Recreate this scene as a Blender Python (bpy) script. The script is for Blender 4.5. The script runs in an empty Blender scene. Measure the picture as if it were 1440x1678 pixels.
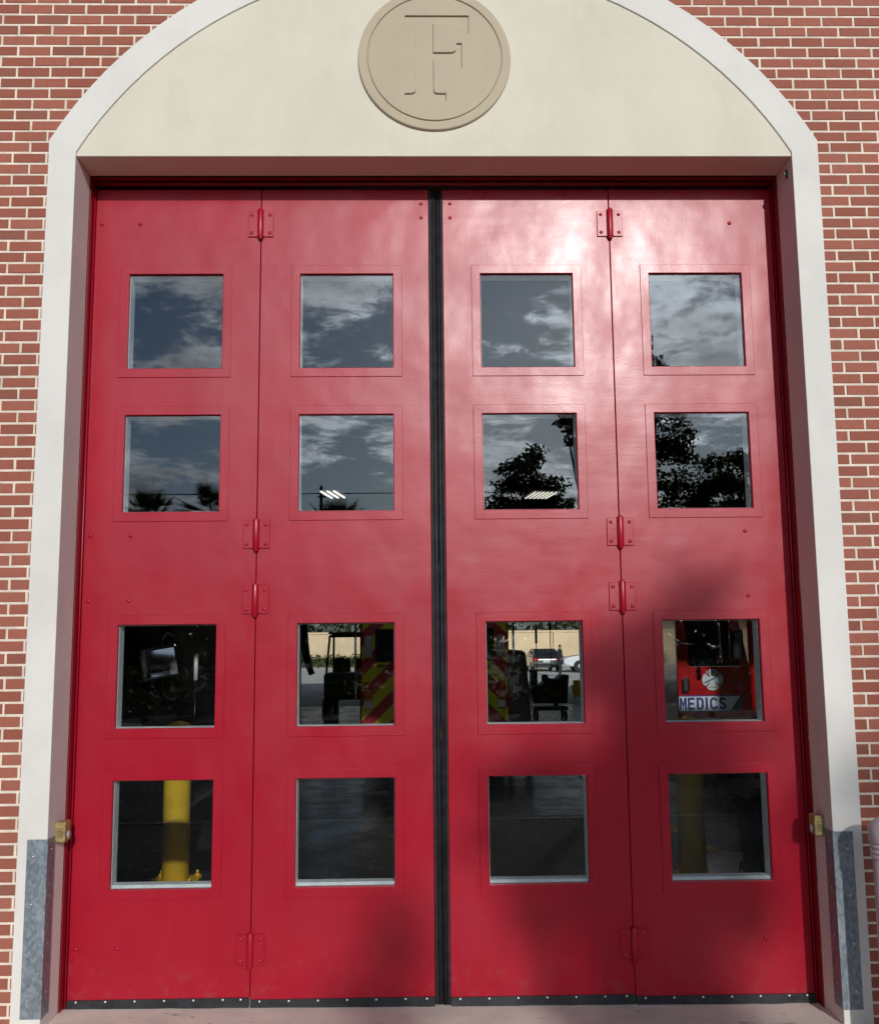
import bpy, bmesh, math, random
from mathutils import Vector, Matrix
S = bpy.context.scene
COL = S.collection
R = math.radians

# ------------------------------------------------------------------ camera
cd = bpy.data.cameras.new('camera'); cam = bpy.data.objects.new('camera', cd); COL.objects.link(cam)
S.camera = cam
cam.location = (-0.1173, -5.530, 1.8718)
PIT, YAW, ROL = 0.13318, 0.02073, -0.01003
cam.matrix_world = (Matrix.Translation(cam.location) @ Matrix.Rotation(-YAW, 4, 'Z') @
                    Matrix.Rotation(math.pi/2 + PIT, 4, 'X') @ Matrix.Rotation(ROL, 4, 'Z'))
cd.sensor_fit = 'VERTICAL'; cd.sensor_height = 36.0
cd.lens = 36.0*1620.0/1678.0
cd.shift_y = -(839.0-832.23)/1678.0
cd.clip_start = 0.05; cd.clip_end = 3000

# ------------------------------------------------------------------ sun, sky, exposure
SUNV = Vector((0.175, -1.0, 0.370)).normalized()          # towards the sun
sl = bpy.data.lights.new('sun', 'SUN'); sl.energy = 5.0; sl.angle = R(0.9); sl.color = (1.0, 0.965, 0.93)
so = bpy.data.objects.new('sun', sl); COL.objects.link(so); so.location = (3, -20, 12)
so.rotation_euler = SUNV.to_track_quat('Z', 'Y').to_euler()
S.view_settings.view_transform = 'Standard'; S.view_settings.look = 'None'
S.view_settings.exposure = -1.08; S.view_settings.gamma = 1.0; S.view_settings.use_curve_mapping = False
S.render.film_transparent = False
try:
    S.cycles.max_bounces = 10; S.cycles.transparent_max_bounces = 24; S.cycles.glossy_bounces = 5
    S.cycles.caustics_reflective = False; S.cycles.caustics_refractive = False
    S.cycles.sample_clamp_indirect = 6.0
except Exception: pass

W = bpy.data.worlds.new('World'); S.world = W; W.use_nodes = True
nt = W.node_tree; nt.nodes.clear()
class NG:
    """tiny helper for wiring nodes"""
    def __init__(s, t): s.t = t
    def n(s, ty, **k):
        x = s.t.nodes.new(ty)
        for a, v in k.items(): setattr(x, a, v)
        return x
    def link(s, a, b): s.t.links.new(a, b)
    def put(s, sock, v):
        if hasattr(v, 'is_output') or hasattr(v, 'links'): s.link(v, sock)
        else: sock.default_value = v
    def math(s, op, a, b=0.0, c=None, clamp=False):
        x = s.n('ShaderNodeMath', operation=op, use_clamp=clamp)
        s.put(x.inputs[0], a); s.put(x.inputs[1], b)
        if c is not None: s.put(x.inputs[2], c)
        return x.outputs[0]
    def mix(s, f, a, b, blend='MIX'):
        x = s.n('ShaderNodeMix', data_type='RGBA', blend_type=blend)
        s.put(x.inputs[0], f); s.put(x.inputs[6], a); s.put(x.inputs[7], b)
        return x.outputs[2]
    def noise(s, vec, scale, detail=4.0, rough=0.55, dist=0.0):
        x = s.n('ShaderNodeTexNoise'); s.put(x.inputs['Vector'], vec)
        x.inputs['Scale'].default_value = scale; x.inputs['Detail'].default_value = detail
        x.inputs['Roughness'].default_value = rough; x.inputs['Distortion'].default_value = dist
        return x.outputs[0]
    def ramp(s, v, lo, hi, a=0.0, b=1.0):
        x = s.n('ShaderNodeMapRange', interpolation_type='SMOOTHSTEP')
        s.put(x.inputs[0], v); x.inputs[1].default_value = lo; x.inputs[2].default_value = hi
        x.inputs[3].default_value = a; x.inputs[4].default_value = b
        return x.outputs[0]
    def mapping(s, vec, scale=(1, 1, 1), loc=(0, 0, 0)):
        x = s.n('ShaderNodeMapping'); s.put(x.inputs[0], vec)
        x.inputs['Scale'].default_value = scale; x.inputs['Location'].default_value = loc
        return x.outputs[0]

g = NG(nt)
sky = g.n('ShaderNodeTexSky', sky_type='NISHITA'); sky.sun_disc = False
sky.sun_elevation = math.asin(SUNV.z); sky.sun_rotation = math.atan2(SUNV.x, SUNV.y)
sky.air_density = 1.0; sky.dust_density = 0.6; sky.ozone_density = 2.0
tc = g.n('ShaderNodeTexCoord')
sep = g.n('ShaderNodeSeparateXYZ'); g.link(tc.outputs['Generated'], sep.inputs[0])
den = g.math('ADD', g.math('MAXIMUM', sep.outputs[2], 0.0), 0.16)
cx = g.math('DIVIDE', sep.outputs[0], den); cyy = g.math('DIVIDE', sep.outputs[1], den)
cmb = g.n('ShaderNodeCombineXYZ'); g.link(cx, cmb.inputs[0]); g.link(cyy, cmb.inputs[1])
P = g.mapping(cmb.outputs[0], loc=(11.2, 1.9, 0.0))
n1 = g.noise(P, 1.7, 10.0, 0.60, 0.22)
n2 = g.noise(g.mapping(P, loc=(7.3, 2.2, 1.1)), 7.5, 11.0, 0.68, 0.25)
dens = g.math('ADD', g.math('MULTIPLY', n1, 0.66), g.math('MULTIPLY', n2, 0.34))
mask = g.ramp(dens, 0.47, 0.57)
dot = g.n('ShaderNodeVectorMath', operation='DOT_PRODUCT'); g.link(tc.outputs['Generated'], dot.inputs[0]); dot.inputs[1].default_value = SUNV
near = g.ramp(dot.outputs['Value'], 0.86, 1.0)
edge = g.ramp(dens, 0.50, 0.64, 1.0, 0.30)                 # thin parts glow against the sun, thick parts are grey
lit = g.math('ADD', g.math('MULTIPLY', g.math('POWER', near, 2.0), 90.0), 40.0)
cl = g.math('MULTIPLY', g.math('MULTIPLY', lit, edge), g.ramp(n2, 0.34, 0.66, 0.45, 1.50))
ccol = g.n('ShaderNodeCombineColor'); g.link(g.math('MULTIPLY', cl, 0.95), ccol.inputs[0]); g.link(cl, ccol.inputs[1]); g.link(g.math('MULTIPLY', cl, 1.06), ccol.inputs[2])
skyc = g.mix(1.0, sky.outputs[0], (2.1, 2.5, 3.0, 1), 'MULTIPLY')
full = g.mix(g.math('MULTIPLY', mask, 0.94), skyc, ccol.outputs[0])
full = g.mix(1.0, full, g.ramp(sep.outputs[2], 0.40, 0.62, 1.0, 0.12), 'MULTIPLY')            # overhead sky dimmed to hold down the ambient light
full = g.mix(1.0, full, g.ramp(dot.outputs['Value'], 0.55, 0.88, 0.16, 1.0), 'MULTIPLY')     # brighter towards the sun
bg = g.n('ShaderNodeBackground'); bg.inputs[1].default_value = 0.10; g.link(full, bg.inputs[0])
wo = g.n('ShaderNodeOutputWorld'); g.link(bg.outputs[0], wo.inputs[0])

# ------------------------------------------------------------------ materials
MATS = {}
def mat(name, col=(0.5, 0.5, 0.5), rough=0.5, metal=0.0, spec=0.5, fn=None, coat=0.0, emit=None):
    m = bpy.data.materials.new(name); m.use_nodes = True
    b = m.node_tree.nodes['Principled BSDF']
    b.inputs['Base Color'].default_value = (*col, 1); b.inputs['Roughness'].default_value = rough
    b.inputs['Metallic'].default_value = metal; b.inputs['Specular IOR Level'].default_value = spec
    b.inputs['Coat Weight'].default_value = coat
    if emit:
        b.inputs['Emission Color'].default_value = (*emit[0], 1); b.inputs['Emission Strength'].default_value = emit[1]
    if fn:
        h = NG(m.node_tree); geo = h.n('ShaderNodeNewGeometry')
        fn(h, b, geo, geo.outputs['Position'])
    MATS[name] = m
    return m
def bump(h, b, height, strength, dist=0.01, prev=None):
    x = h.n('ShaderNodeBump'); x.inputs['Strength'].default_value = strength; x.inputs['Distance'].default_value = dist
    h.link(height, x.inputs['Height'])
    if prev is not None: h.link(prev, x.inputs['Normal'])
    h.link(x.outputs[0], b.inputs['Normal']); return x.outputs[0]
def vary(h, b, pos, col, amt=0.12, scale=3.0, detail=5):
    n = h.noise(pos, scale, detail, 0.6)
    lo = tuple(c*(1-amt) for c in col)+(1,); hi = tuple(min(1, c*(1+amt)) for c in col)+(1,)
    c = h.mix(h.ramp(n, 0.35, 0.65), lo, hi); h.link(c, b.inputs['Base Color']); return c

def f_red(h, b, geo, pos):
    c = vary(h, b, pos, (0.365, 0.0035, 0.019), 0.05, 1.3)
    # brush / sag streaks and faded scuffs
    st = h.noise(h.mapping(pos, scale=(9, 1, 0.7)), 2.2, 5, 0.6)
    c2 = h.mix(h.math('MULTIPLY', h.ramp(st, 0.56, 0.80), 0.16), c, (0.48, 0.02, 0.045, 1)); 
    sp = h.noise(pos, 46.0, 2, 0.5); 
    c3 = h.mix(h.math('MULTIPLY', h.ramp(sp, 0.74, 0.80), 0.35), c2, (0.22, 0.006, 0.012, 1)); 
    sz = h.n('ShaderNodeSeparateXYZ'); h.link(pos, sz.inputs[0])
    low = h.math('MULTIPLY', h.ramp(sz.outputs[2], -0.12, 0.30, 1.0, 0.0), h.ramp(h.noise(pos, 16.0, 7, 0.7), 0.48, 0.72))
    c3 = h.mix(h.math('MULTIPLY', low, 0.20), c3, (0.23, 0.12, 0.09, 1))
    dr_ = h.noise(h.mapping(pos, scale=(14, 1, 0.35)), 2.0, 6, 0.7)
    c3 = h.mix(h.math('MULTIPLY', h.ramp(dr_, 0.60, 0.74), 0.16), c3, (0.24, 0.004, 0.014, 1)); h.link(c3, b.inputs['Base Color'])
    rn = h.noise(h.mapping(pos, scale=(1, 1, 0.6)), 2.3, 6, 0.65)
    h.link(h.ramp(rn, 0.3, 0.7, 0.27, 0.38), b.inputs['Roughness'])
    wav = h.noise(h.mapping(pos, scale=(1.2, 1, 1.0)), 2.6, 2, 0.4)
    n1 = bump(h, b, wav, 0.35, 0.02)
    wav2 = h.noise(h.mapping(pos, scale=(0.6, 1, 3.2)), 5.5, 2, 0.4)
    n1b = bump(h, b, wav2, 0.07, 0.006, n1)
    peel = h.noise(pos, 95.0, 3, 0.55)
    bump(h, b, peel, 0.30, 0.0014, n1b)
mat('red_paint', (0.365, 0.0035, 0.019), 0.33, spec=0.44, fn=f_red)
mat('red_dull', (0.24, 0.005, 0.014), 0.4)
def f_brick(h, b, geo, pos):
    r = geo.outputs['Random Per Island']
    c = h.mix(h.ramp(r, 0.0, 1.0), (0.300, 0.092, 0.058, 1), (0.375, 0.124, 0.082, 1))
    r2 = h.math('FRACT', h.math('MULTIPLY', r, 17.31))
    c = h.mix(h.math('MULTIPLY', h.ramp(r2, 0.90, 0.97), 0.55), c, (0.21, 0.085, 0.055, 1))
    n = h.noise(pos, 38.0, 6, 0.7)
    c = h.mix(h.math('MULTIPLY', h.ramp(n, 0.45, 0.75), 0.40), c, (0.22, 0.065, 0.042, 1))
    n2 = h.noise(pos, 1.1, 4, 0.6)
    c = h.mix(h.math('MULTIPLY', h.ramp(n2, 0.45, 0.7), 0.22), c, (0.36, 0.15, 0.115, 1))
    h.link(c, b.inputs['Base Color']); bump(h, b, n, 0.5, 0.004)
mat('brick', (0.33, 0.10, 0.07), 0.75, spec=0.3, fn=f_brick)
def f_mortar(h, b, geo, pos):
    vary(h, b, pos, (0.76, 0.66, 0.54), 0.12, 9.0); bump(h, b, h.noise(pos, 160, 4, 0.6), 0.5, 0.003)
mat('mortar', (0.76, 0.66, 0.54), 0.9, spec=0.2, fn=f_mortar)
def stucco(col, streak, amt):
    def f(h, b, geo, pos):
        c = vary(h, b, pos, col, 0.035, 1.7, 7)
        d = h.noise(h.mapping(pos, scale=(1.6, 1.6, 0.8)), 1.5, 8, 0.68)
        c = h.mix(h.math('MULTIPLY', h.ramp(d, 0.50, 0.78), amt), c, streak)
        s = h.noise(pos, 70, 3, 0.6)
        c = h.mix(h.math('MULTIPLY', h.ramp(s, 0.66, 0.78), 0.10), c, streak)
        h.link(c, b.inputs['Base Color'])
        bump(h, b, h.noise(pos, 190, 4, 0.62), 0.35, 0.003)
    return f
mat('white_stucco', (0.72, 0.70, 0.66), 0.85, spec=0.25, fn=stucco((0.74, 0.715, 0.665), (0.52, 0.49, 0.44, 1), 0.30))
mat('cream_stucco', (0.70, 0.65, 0.54), 0.85, spec=0.25, fn=stucco((0.695, 0.645, 0.53), (0.57, 0.50, 0.38, 1), 0.50))
mat('tan_stone', (0.50, 0.42, 0.30), 0.85, spec=0.25, fn=stucco((0.50, 0.425, 0.31), (0.40, 0.33, 0.225, 1), 0.5))
def f_rub(h, b, geo, pos):
    c = vary(h, b, pos, (0.018, 0.018, 0.021), 0.35, 14); n = h.noise(h.mapping(pos, scale=(1, 1, 0.15)), 40, 5, 0.6)
    c = h.mix(h.math('MULTIPLY', h.ramp(n, 0.60, 0.8), 0.16), c, (0.12, 0.115, 0.11, 1)); h.link(c, b.inputs['Base Color'])
    bump(h, b, n, 0.3, 0.003)
mat('rubber', (0.018, 0.018, 0.021), 0.65, spec=0.3, fn=f_rub)
def f_galv(h, b, geo, pos):
    v = h.n('ShaderNodeTexVoronoi'); h.link(h.mapping(pos, scale=(1, 1, 0.6)), v.inputs['Vector']); v.inputs['Scale'].default_value = 75
    s = h.n('ShaderNodeSeparateColor'); h.link(v.outputs['Color'], s.inputs[0])
    n = h.noise(h.mapping(pos, scale=(2, 2, 0.5)), 7, 6, 0.7)
    c = h.mix(s.outputs[0], (0.17, 0.21, 0.245, 1), (0.30, 0.35, 0.385, 1))
    c = h.mix(h.math('MULTIPLY', h.ramp(n, 0.5, 0.75), 0.5), c, (0.40, 0.44, 0.46, 1)); h.link(c, b.inputs['Base Color'])
    h.link(h.ramp(n, 0.3, 0.7, 0.38, 0.6), b.inputs['Roughness'])
mat('galvanised', (0.27, 0.30, 0.32), 0.45, metal=0.45, fn=f_galv)
mat('steel', (0.55, 0.55, 0.55), 0.3, metal=1.0)
mat('bright_screw', (0.75, 0.75, 0.72), 0.35, metal=0.6)
mat('chrome', (0.80, 0.81, 0.83), 0.08, metal=1.0)
mat('mirror_face', (0.20, 0.21, 0.235), 0.05, metal=1.0)
def f_brass(h, b, geo, pos):
    vary(h, b, pos, (0.36, 0.27, 0.11), 0.25, 30)
mat('brass', (0.36, 0.27, 0.11), 0.5, metal=0.35, fn=f_brass)
mat('brass_dark', (0.12, 0.09, 0.04), 0.6)
mat('lens', (0.35, 0.37, 0.40), 0.15)
mat('liner', (0.8, 0.84, 0.84), 0.5, fn=lambda h, b, geo, pos: vary(h, b, pos, (0.86, 0.89, 0.89), 0.08, 12))
def f_conc(h, b, geo, pos):
    c = vary(h, b, pos, (0.76, 0.74, 0.65), 0.10, 2.2, 8)
    n = h.noise(h.mapping(pos, scale=(1, 2.2, 1)), 3.3, 8, 0.7, 0.4)
    c = h.mix(h.math('MULTIPLY', h.ramp(n, 0.60, 0.70), 0.75), c, (0.13, 0.095, 0.07, 1))
    n2 = h.noise(pos, 55, 5, 0.7)
    c = h.mix(h.math('MULTIPLY', h.ramp(n2, 0.55, 0.75), 0.35), c, (0.30, 0.25, 0.20, 1)); h.link(c, b.inputs['Base Color'])
    bump(h, b, n2, 0.5, 0.004)
mat('apron_concrete', (0.5, 0.43, 0.35), 0.9, spec=0.2, fn=f_conc)
def f_asph(h, b, geo, pos):
    c = vary(h, b, pos, (0.060, 0.060, 0.063), 0.3, 0.4, 8)
    bump(h, b, h.noise(pos, 90, 4, 0.7), 0.12, 0.004)
mat('asphalt', (0.07, 0.07, 0.07), 0.9, spec=0.2, fn=f_asph)
mat('lot_concrete', (0.42, 0.42, 0.40), 0.9, fn=lambda h, b, geo, pos: vary(h, b, pos, (0.74, 0.73, 0.71), 0.10, 0.6, 8))
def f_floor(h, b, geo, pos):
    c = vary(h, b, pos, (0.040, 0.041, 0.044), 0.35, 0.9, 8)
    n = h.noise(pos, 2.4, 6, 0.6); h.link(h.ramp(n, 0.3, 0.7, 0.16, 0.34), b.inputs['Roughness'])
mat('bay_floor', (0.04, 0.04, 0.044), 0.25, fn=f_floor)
def f_mat(h, b, geo, pos):
    w = h.n('ShaderNodeTexWave', wave_type='BANDS', bands_direction='X'); h.link(h.mapping(pos, scale=(1, -0.45, 1)), w.inputs['Vector']); w.inputs['Scale'].default_value = 9.0
    c = h.mix(w.outputs[1], (0.010, 0.011, 0.011, 1), (0.045, 0.047, 0.047, 1)); h.link(c, b.inputs['Base Color'])
    bump(h, b, w.outputs[1], 0.8, 0.006)
mat('ribbed_mat', (0.015, 0.015, 0.015), 0.4, fn=f_mat)
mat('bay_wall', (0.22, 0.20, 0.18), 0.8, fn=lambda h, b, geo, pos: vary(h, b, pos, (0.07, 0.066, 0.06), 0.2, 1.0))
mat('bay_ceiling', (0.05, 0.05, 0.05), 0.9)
mat('roof_grey', (0.3, 0.3, 0.3), 0.9)
def f_yel(h, b, geo, pos):
    vary(h, b, pos, (0.80, 0.52, 0.035), 0.10, 6)
mat('yellow_paint', (0.80, 0.52, 0.035), 0.35, fn=f_yel)
mat('yellow_line', (0.6, 0.42, 0.06), 0.7, fn=lambda h, b, geo, pos: vary(h, b, pos, (0.6, 0.42, 0.06), 0.25, 9))
mat('white_line', (0.6, 0.6, 0.58), 0.7, fn=lambda h, b, geo, pos: vary(h, b, pos, (0.30, 0.30, 0.29), 0.4, 9))
mat('black_paint', (0.012, 0.012, 0.014), 0.3)
mat('black_plastic', (0.02, 0.02, 0.022), 0.5)
mat('dark_grey', (0.06, 0.062, 0.07), 0.45)
mat('tyre', (0.018, 0.018, 0.018), 0.75)
mat('rim', (0.45, 0.45, 0.47), 0.3, metal=0.8)
mat('truck_red', (0.42, 0.008, 0.012), 0.18, coat=0.5, fn=lambda h, b, geo, pos: vary(h, b, pos, (0.42, 0.008, 0.012), 0.06, 2))
mat('truck_dark', (0.014, 0.014, 0.018), 0.6, spec=0.2)
mat('white_paint', (0.72, 0.73, 0.74), 0.3, coat=0.3)
mat('silver_paint', (0.40, 0.41, 0.44), 0.35, metal=0.2)
mat('car_dark', (0.03, 0.034, 0.035), 0.2, coat=0.5)
mat('car_glass', (0.02, 0.025, 0.03), 0.06)
mat('light_red', (0.45, 0.015, 0.015), 0.2)
mat('light_amber', (0.55, 0.16, 0.02), 0.2)
mat('light_clear', (0.65, 0.66, 0.66), 0.15)
mat('lettering_blue', (0.012, 0.02, 0.20), 0.4)
mat('emblem_dark', (0.08, 0.09, 0.12), 0.5)
mat('emblem_white', (0.62, 0.66, 0.68), 0.4)
mat('stripe_white', (0.72, 0.74, 0.78), 0.35)
def f_chev(h, b, geo, pos):
    s = h.n('ShaderNodeSeparateXYZ'); h.link(pos, s.inputs[0])
    v = h.math('ADD', h.math('ABSOLUTE', h.math('SUBTRACT', s.outputs[0], 0.08)), s.outputs[2])
    v = h.math('FRACT', h.math('DIVIDE', v, 0.44))
    c = h.mix(h.math('GREATER_THAN', v, 0.5), (0.62, 0.62, 0.012, 1), (0.42, 0.012, 0.03, 1)); h.link(c, b.inputs['Base Color'])
mat('chevron', (0.5, 0.5, 0.02), 0.3, fn=f_chev)
mat('yard_wall', (0.62, 0.47, 0.28), 0.9, fn=lambda h, b, geo, pos: vary(h, b, pos, (0.66, 0.51, 0.32), 0.08, 0.5))
mat('navy_cloth', (0.018, 0.022, 0.04), 0.85)
mat('skin', (0.42, 0.24, 0.16), 0.55)
mat('hair', (0.03, 0.02, 0.015), 0.6)
mat('lamp_fill', (0.9, 0.9, 0.85), 0.4, emit=((1.0, 0.93, 0.78), 28.0))  # strong emission for the two added fill fittings
mat('lamp_far', (0.9, 0.9, 0.85), 0.4, emit=((1.0, 0.93, 0.78), 3.5))
mat('bark', (0.11, 0.085, 0.065), 0.9, fn=lambda h, b, geo, pos: vary(h, b, pos, (0.11, 0.085, 0.065), 0.3, 12))
def f_leaf(base):
    def f(h, b, geo, pos):
        r = geo.outputs['Random Per Island']
        lo = tuple(c*0.6 for c in base)+(1,); hi = tuple(c*1.35 for c in base)+(1,)
        c = h.mix(r, lo, hi); h.link(c, b.inputs['Base Color'])
        tl_ = h.n('ShaderNodeBsdfTranslucent'); h.link(h.mix(1.0, c, (1.3, 1.5, 0.7, 1), 'MULTIPLY'), tl_.inputs[0])
        mx = h.n('ShaderNodeMixShader'); mx.inputs[0].default_value = 0.45; h.link(b.outputs[0], mx.inputs[1]); h.link(tl_.outputs[0], mx.inputs[2])
        h.link(mx.outputs[0], [n for n in h.t.nodes if n.type == 'OUTPUT_MATERIAL'][0].inputs[0])
    return f
mat('leaf', (0.075, 0.085, 0.04), 0.55, fn=f_leaf((0.075, 0.085, 0.04)))
mat('palm_leaf', (0.05, 0.075, 0.03), 0.5, fn=f_leaf((0.055, 0.08, 0.03)))
mat('hedge_leaf', (0.05, 0.085, 0.025), 0.6, fn=f_leaf((0.055, 0.09, 0.028)))
mat('bollard_white', (0.55, 0.56, 0.60), 0.45, fn=lambda h, b, geo, pos: vary(h, b, pos, (0.55, 0.56, 0.60), 0.08, 8))
# glass: clear pane that both lets light through and mirrors the sky
m = bpy.data.materials.new('glass'); m.use_nodes = True; MATS['glass'] = m
h = NG(m.node_tree); m.node_tree.nodes.clear()
geo = h.n('ShaderNodeNewGeometry'); fr = h.n('ShaderNodeFresnel'); fr.inputs[0].default_value = 1.55
fac = h.mix(geo.outputs['Backfacing'], fr.outputs[0], (0.038, 0.038, 0.038, 1))
tr = h.n('ShaderNodeBsdfTransparent'); tr.inputs[0].default_value = (0.91, 0.93, 0.93, 1)
gl = h.n('ShaderNodeBsdfGlossy'); gl.inputs['Roughness'].default_value = 0.0; gl.inputs[0].default_value = (0.93, 0.97, 1.0, 1)
ms = h.n('ShaderNodeMixShader'); h.link(fac, ms.inputs[0]); h.link(tr.outputs[0], ms.inputs[1]); h.link(gl.outputs[0], ms.inputs[2])
om = h.n('ShaderNodeOutputMaterial'); h.link(ms.outputs[0], om.inputs[0])

# ------------------------------------------------------------------ builders
def worldloc(o):
    v = Vector((0, 0, 0))
    while o is not None: v += Vector(o.location); o = o.parent
    return v
def tag(o, label=None, cat=None, group=None, kind=None):
    if label: o['label'] = label
    if cat: o['category'] = cat
    if group: o['group'] = group
    if kind: o['kind'] = kind
    return o
def thing(name, label, cat, loc=(0, 0, 0), group=None):
    o = bpy.data.objects.new(name, None); COL.objects.link(o); o.location = loc; o.empty_display_size = 0.2
    return tag(o, label, cat, group)
class MB:
    """collects shapes in world coordinates; build() links them as one mesh object"""
    def __init__(s): s.b = bmesh.new()
    def box(s, x0, x1, y0, y1, z0, z1, bev=0.0, seg=1):
        v = [s.b.verts.new(p) for p in ((x0,y0,z0),(x1,y0,z0),(x1,y1,z0),(x0,y1,z0),(x0,y0,z1),(x1,y0,z1),(x1,y1,z1),(x0,y1,z1))]
        f = [s.b.faces.new([v[i] for i in q]) for q in ((3,2,1,0),(4,5,6,7),(0,1,5,4),(1,2,6,5),(2,3,7,6),(3,0,4,7))]
        if bev:
            es = list({e for q in f for e in q.edges})
            bmesh.ops.bevel(s.b, geom=es, offset=bev, segments=seg, affect='EDGES', profile=0.5)
        return s
    def tube(s, pts, r, n=12, caps=True):
        """round tube along a polyline; r a number or one per point"""
        pts = [Vector(p) for p in pts]; rs = r if isinstance(r, (list, tuple)) else [r]*len(pts)
        rings = []; up = None
        for i, p in enumerate(pts):
            d = (pts[min(i+1, len(pts)-1)] - pts[max(i-1, 0)]).normalized()
            if up is None:
                up = Vector((0, 0, 1)) if abs(d.z) < 0.9 else Vector((1, 0, 0))
            u = d.cross(up).normalized(); w = u.cross(d).normalized(); up = w
            rings.append([s.b.verts.new(p + (u*math.cos(2*math.pi*k/n) + w*math.sin(2*math.pi*k/n))*rs[i]) for k in range(n)])
        for a, c in zip(rings, rings[1:]):
            for k in range(n):
                fc = s.b.faces.new((a[k], a[(k+1) % n], c[(k+1) % n], c[k])); fc.smooth = True
        if caps:
            s.b.faces.new(rings[0][::-1]); s.b.faces.new(rings[-1])
        return s
    def lathe(s, cx, cy, prof, n=32, axis='Z'):
        rings = []
        for r, t in prof:
            ring = []
            for k in range(n):
                a = 2*math.pi*k/n; u, w = r*math.cos(a), r*math.sin(a)
                if axis == 'Z': ring.append(s.b.verts.new((cx+u, cy+w, t)))
                elif axis == 'X': ring.append(s.b.verts.new((t, cx+u, cy+w)))
                else: ring.append(s.b.verts.new((cx+u, t, cy+w)))
            rings.append(ring)
        for a, c in zip(rings, rings[1:]):
            for k in range(n):
                fc = s.b.faces.new((a[k], a[(k+1) % n], c[(k+1) % n], c[k])); fc.smooth = True
        s.b.faces.new(rings[0][::-1]); s.b.faces.new(rings[-1])
        return s
    def prism(s, poly, axis, t0, t1):
        """polygon extruded along an axis; poly pairs are the two other axes in order"""
        def P(a, c, t): return {'Y': (a, t, c), 'X': (t, a, c), 'Z': (a, c, t)}[axis]
        A = [s.b.verts.new(P(a, c, t0)) for a, c in poly]; B = [s.b.verts.new(P(a, c, t1)) for a, c in poly]
        s.b.faces.new(A); s.b.faces.new(B[::-1]); n = len(poly)
        for i in range(n): s.b.faces.new((A[(i+1) % n], A[i], B[i], B[(i+1) % n]))
        return s
    def dome(s, x, y, z, r, h, n=10):
        """small domed bolt head on a surface facing -y"""
        prof = [(r, y), (r*0.95, y-h*0.35), (r*0.75, y-h*0.7), (r*0.4, y-h*0.93), (r*0.05, y-h)]
        return s.lathe(x, z, prof, n, 'Y')
    def build(s, name, m, parent=None, bevel=0.0, seg=2, label=None, fixn=True):
        if fixn: bmesh.ops.recalc_face_normals(s.b, faces=s.b.faces[:])
        off = worldloc(parent)
        if off.length: bmesh.ops.translate(s.b, verts=s.b.verts[:], vec=-off)
        me = bpy.data.meshes.new(name); s.b.to_mesh(me); s.b.free()
        for k in (m if isinstance(m, (list, tuple)) else [m]): me.materials.append(MATS[k])
        o = bpy.data.objects.new(name, me); COL.objects.link(o); o.parent = parent
        if bevel:
            bm_ = o.modifiers.new('bevel', 'BEVEL'); bm_.width = bevel; bm_.segments = seg; bm_.limit_method = 'ANGLE'; bm_.angle_limit = R(40)
        if label: o['label'] = label
        return o
def text_mb(body, size, bold=0.0, depth=0.004):
    cu = bpy.data.curves.new('lettering', 'FONT'); cu.body = body; cu.size = size; cu.extrude = depth; cu.offset = bold
    cu.align_x = 'CENTER'; cu.align_y = 'CENTER'
    o = bpy.data.objects.new('lettering', cu); COL.objects.link(o)
    me = bpy.data.meshes.new_from_object(o.evaluated_get(bpy.context.evaluated_depsgraph_get()))
    bpy.data.objects.remove(o); return me
def place_text(body, size, M, name, m, parent, bold=0.0, depth=0.002):
    me = text_mb(body, size, bold, depth); me.transform(M)
    off = worldloc(parent); me.transform(Matrix.Translation(-off))
    me.materials.clear(); me.materials.append(MATS[m])
    o = bpy.data.objects.new(name, me); COL.objects.link(o); o.parent = parent; return o

# ------------------------------------------------------------------ ground
GZ = -0.20
mb = MB()
def quad(mb, x0, x1, y0, y1, z): 
    v = [mb.b.verts.new(p) for p in ((x0,y0,z),(x1,y0,z),(x1,y1,z),(x0,y1,z))]; mb.b.faces.new(v)
quad(mb, -900, 900, -900, 900, GZ-0.06); tag(mb.build('ground', 'asphalt'), kind='structure')
def az(x): return -0.158 - 0.009*max(-5, min(5, x))
mb = MB()
xs = [-9, -5, -2.4, 0, 2.4, 5, 9]; ys = [-2.3, -1.0, 0.62]
tv = {(i, j): mb.b.verts.new((x, y, az(x)-0.002*max(0, -y))) for i, x in enumerate(xs) for j, y in enumerate(ys)}
bv = {(i, j): mb.b.verts.new((x, y, GZ-0.10)) for i, x in enumerate(xs) for j, y in enumerate(ys)}
for i in range(len(xs)-1):
    for j in range(len(ys)-1):
        mb.b.faces.new((tv[i,j], tv[i+1,j], tv[i+1,j+1], tv[i,j+1]))
    mb.b.faces.new((bv[i,0], bv[i+1,0], tv[i+1,0], tv[i,0])); mb.b.faces.new((tv[i,2], tv[i+1,2], bv[i+1,2], bv[i,2]))
for j in range(len(ys)-1):
    mb.b.faces.new((tv[0,j], tv[0,j+1], bv[0,j+1], bv[0,j])); mb.b.faces.new((tv[6,j+1], tv[6,j], bv[6,j], bv[6,j+1]))
tag(mb.build('pavement', 'apron_concrete'), kind='structure')
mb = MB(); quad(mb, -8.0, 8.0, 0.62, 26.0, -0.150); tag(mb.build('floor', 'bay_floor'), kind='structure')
mb = MB(); quad(mb, -60, 60, 26.05, 77.0, GZ+0.004); tag(mb.build('parking_lot', 'lot_concrete'), kind='structure')
mb = MB()
for x in (-6, -3.2, -0.4, 2.4, 5.2, 8.0): quad(mb, x, x+0.1, -11.0, -6.0, GZ-0.050)
quad(mb, -12, 12, -6.0, -5.95, GZ-0.046)
tag(mb.build('road_marking', 'white_line'), kind='structure')
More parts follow.
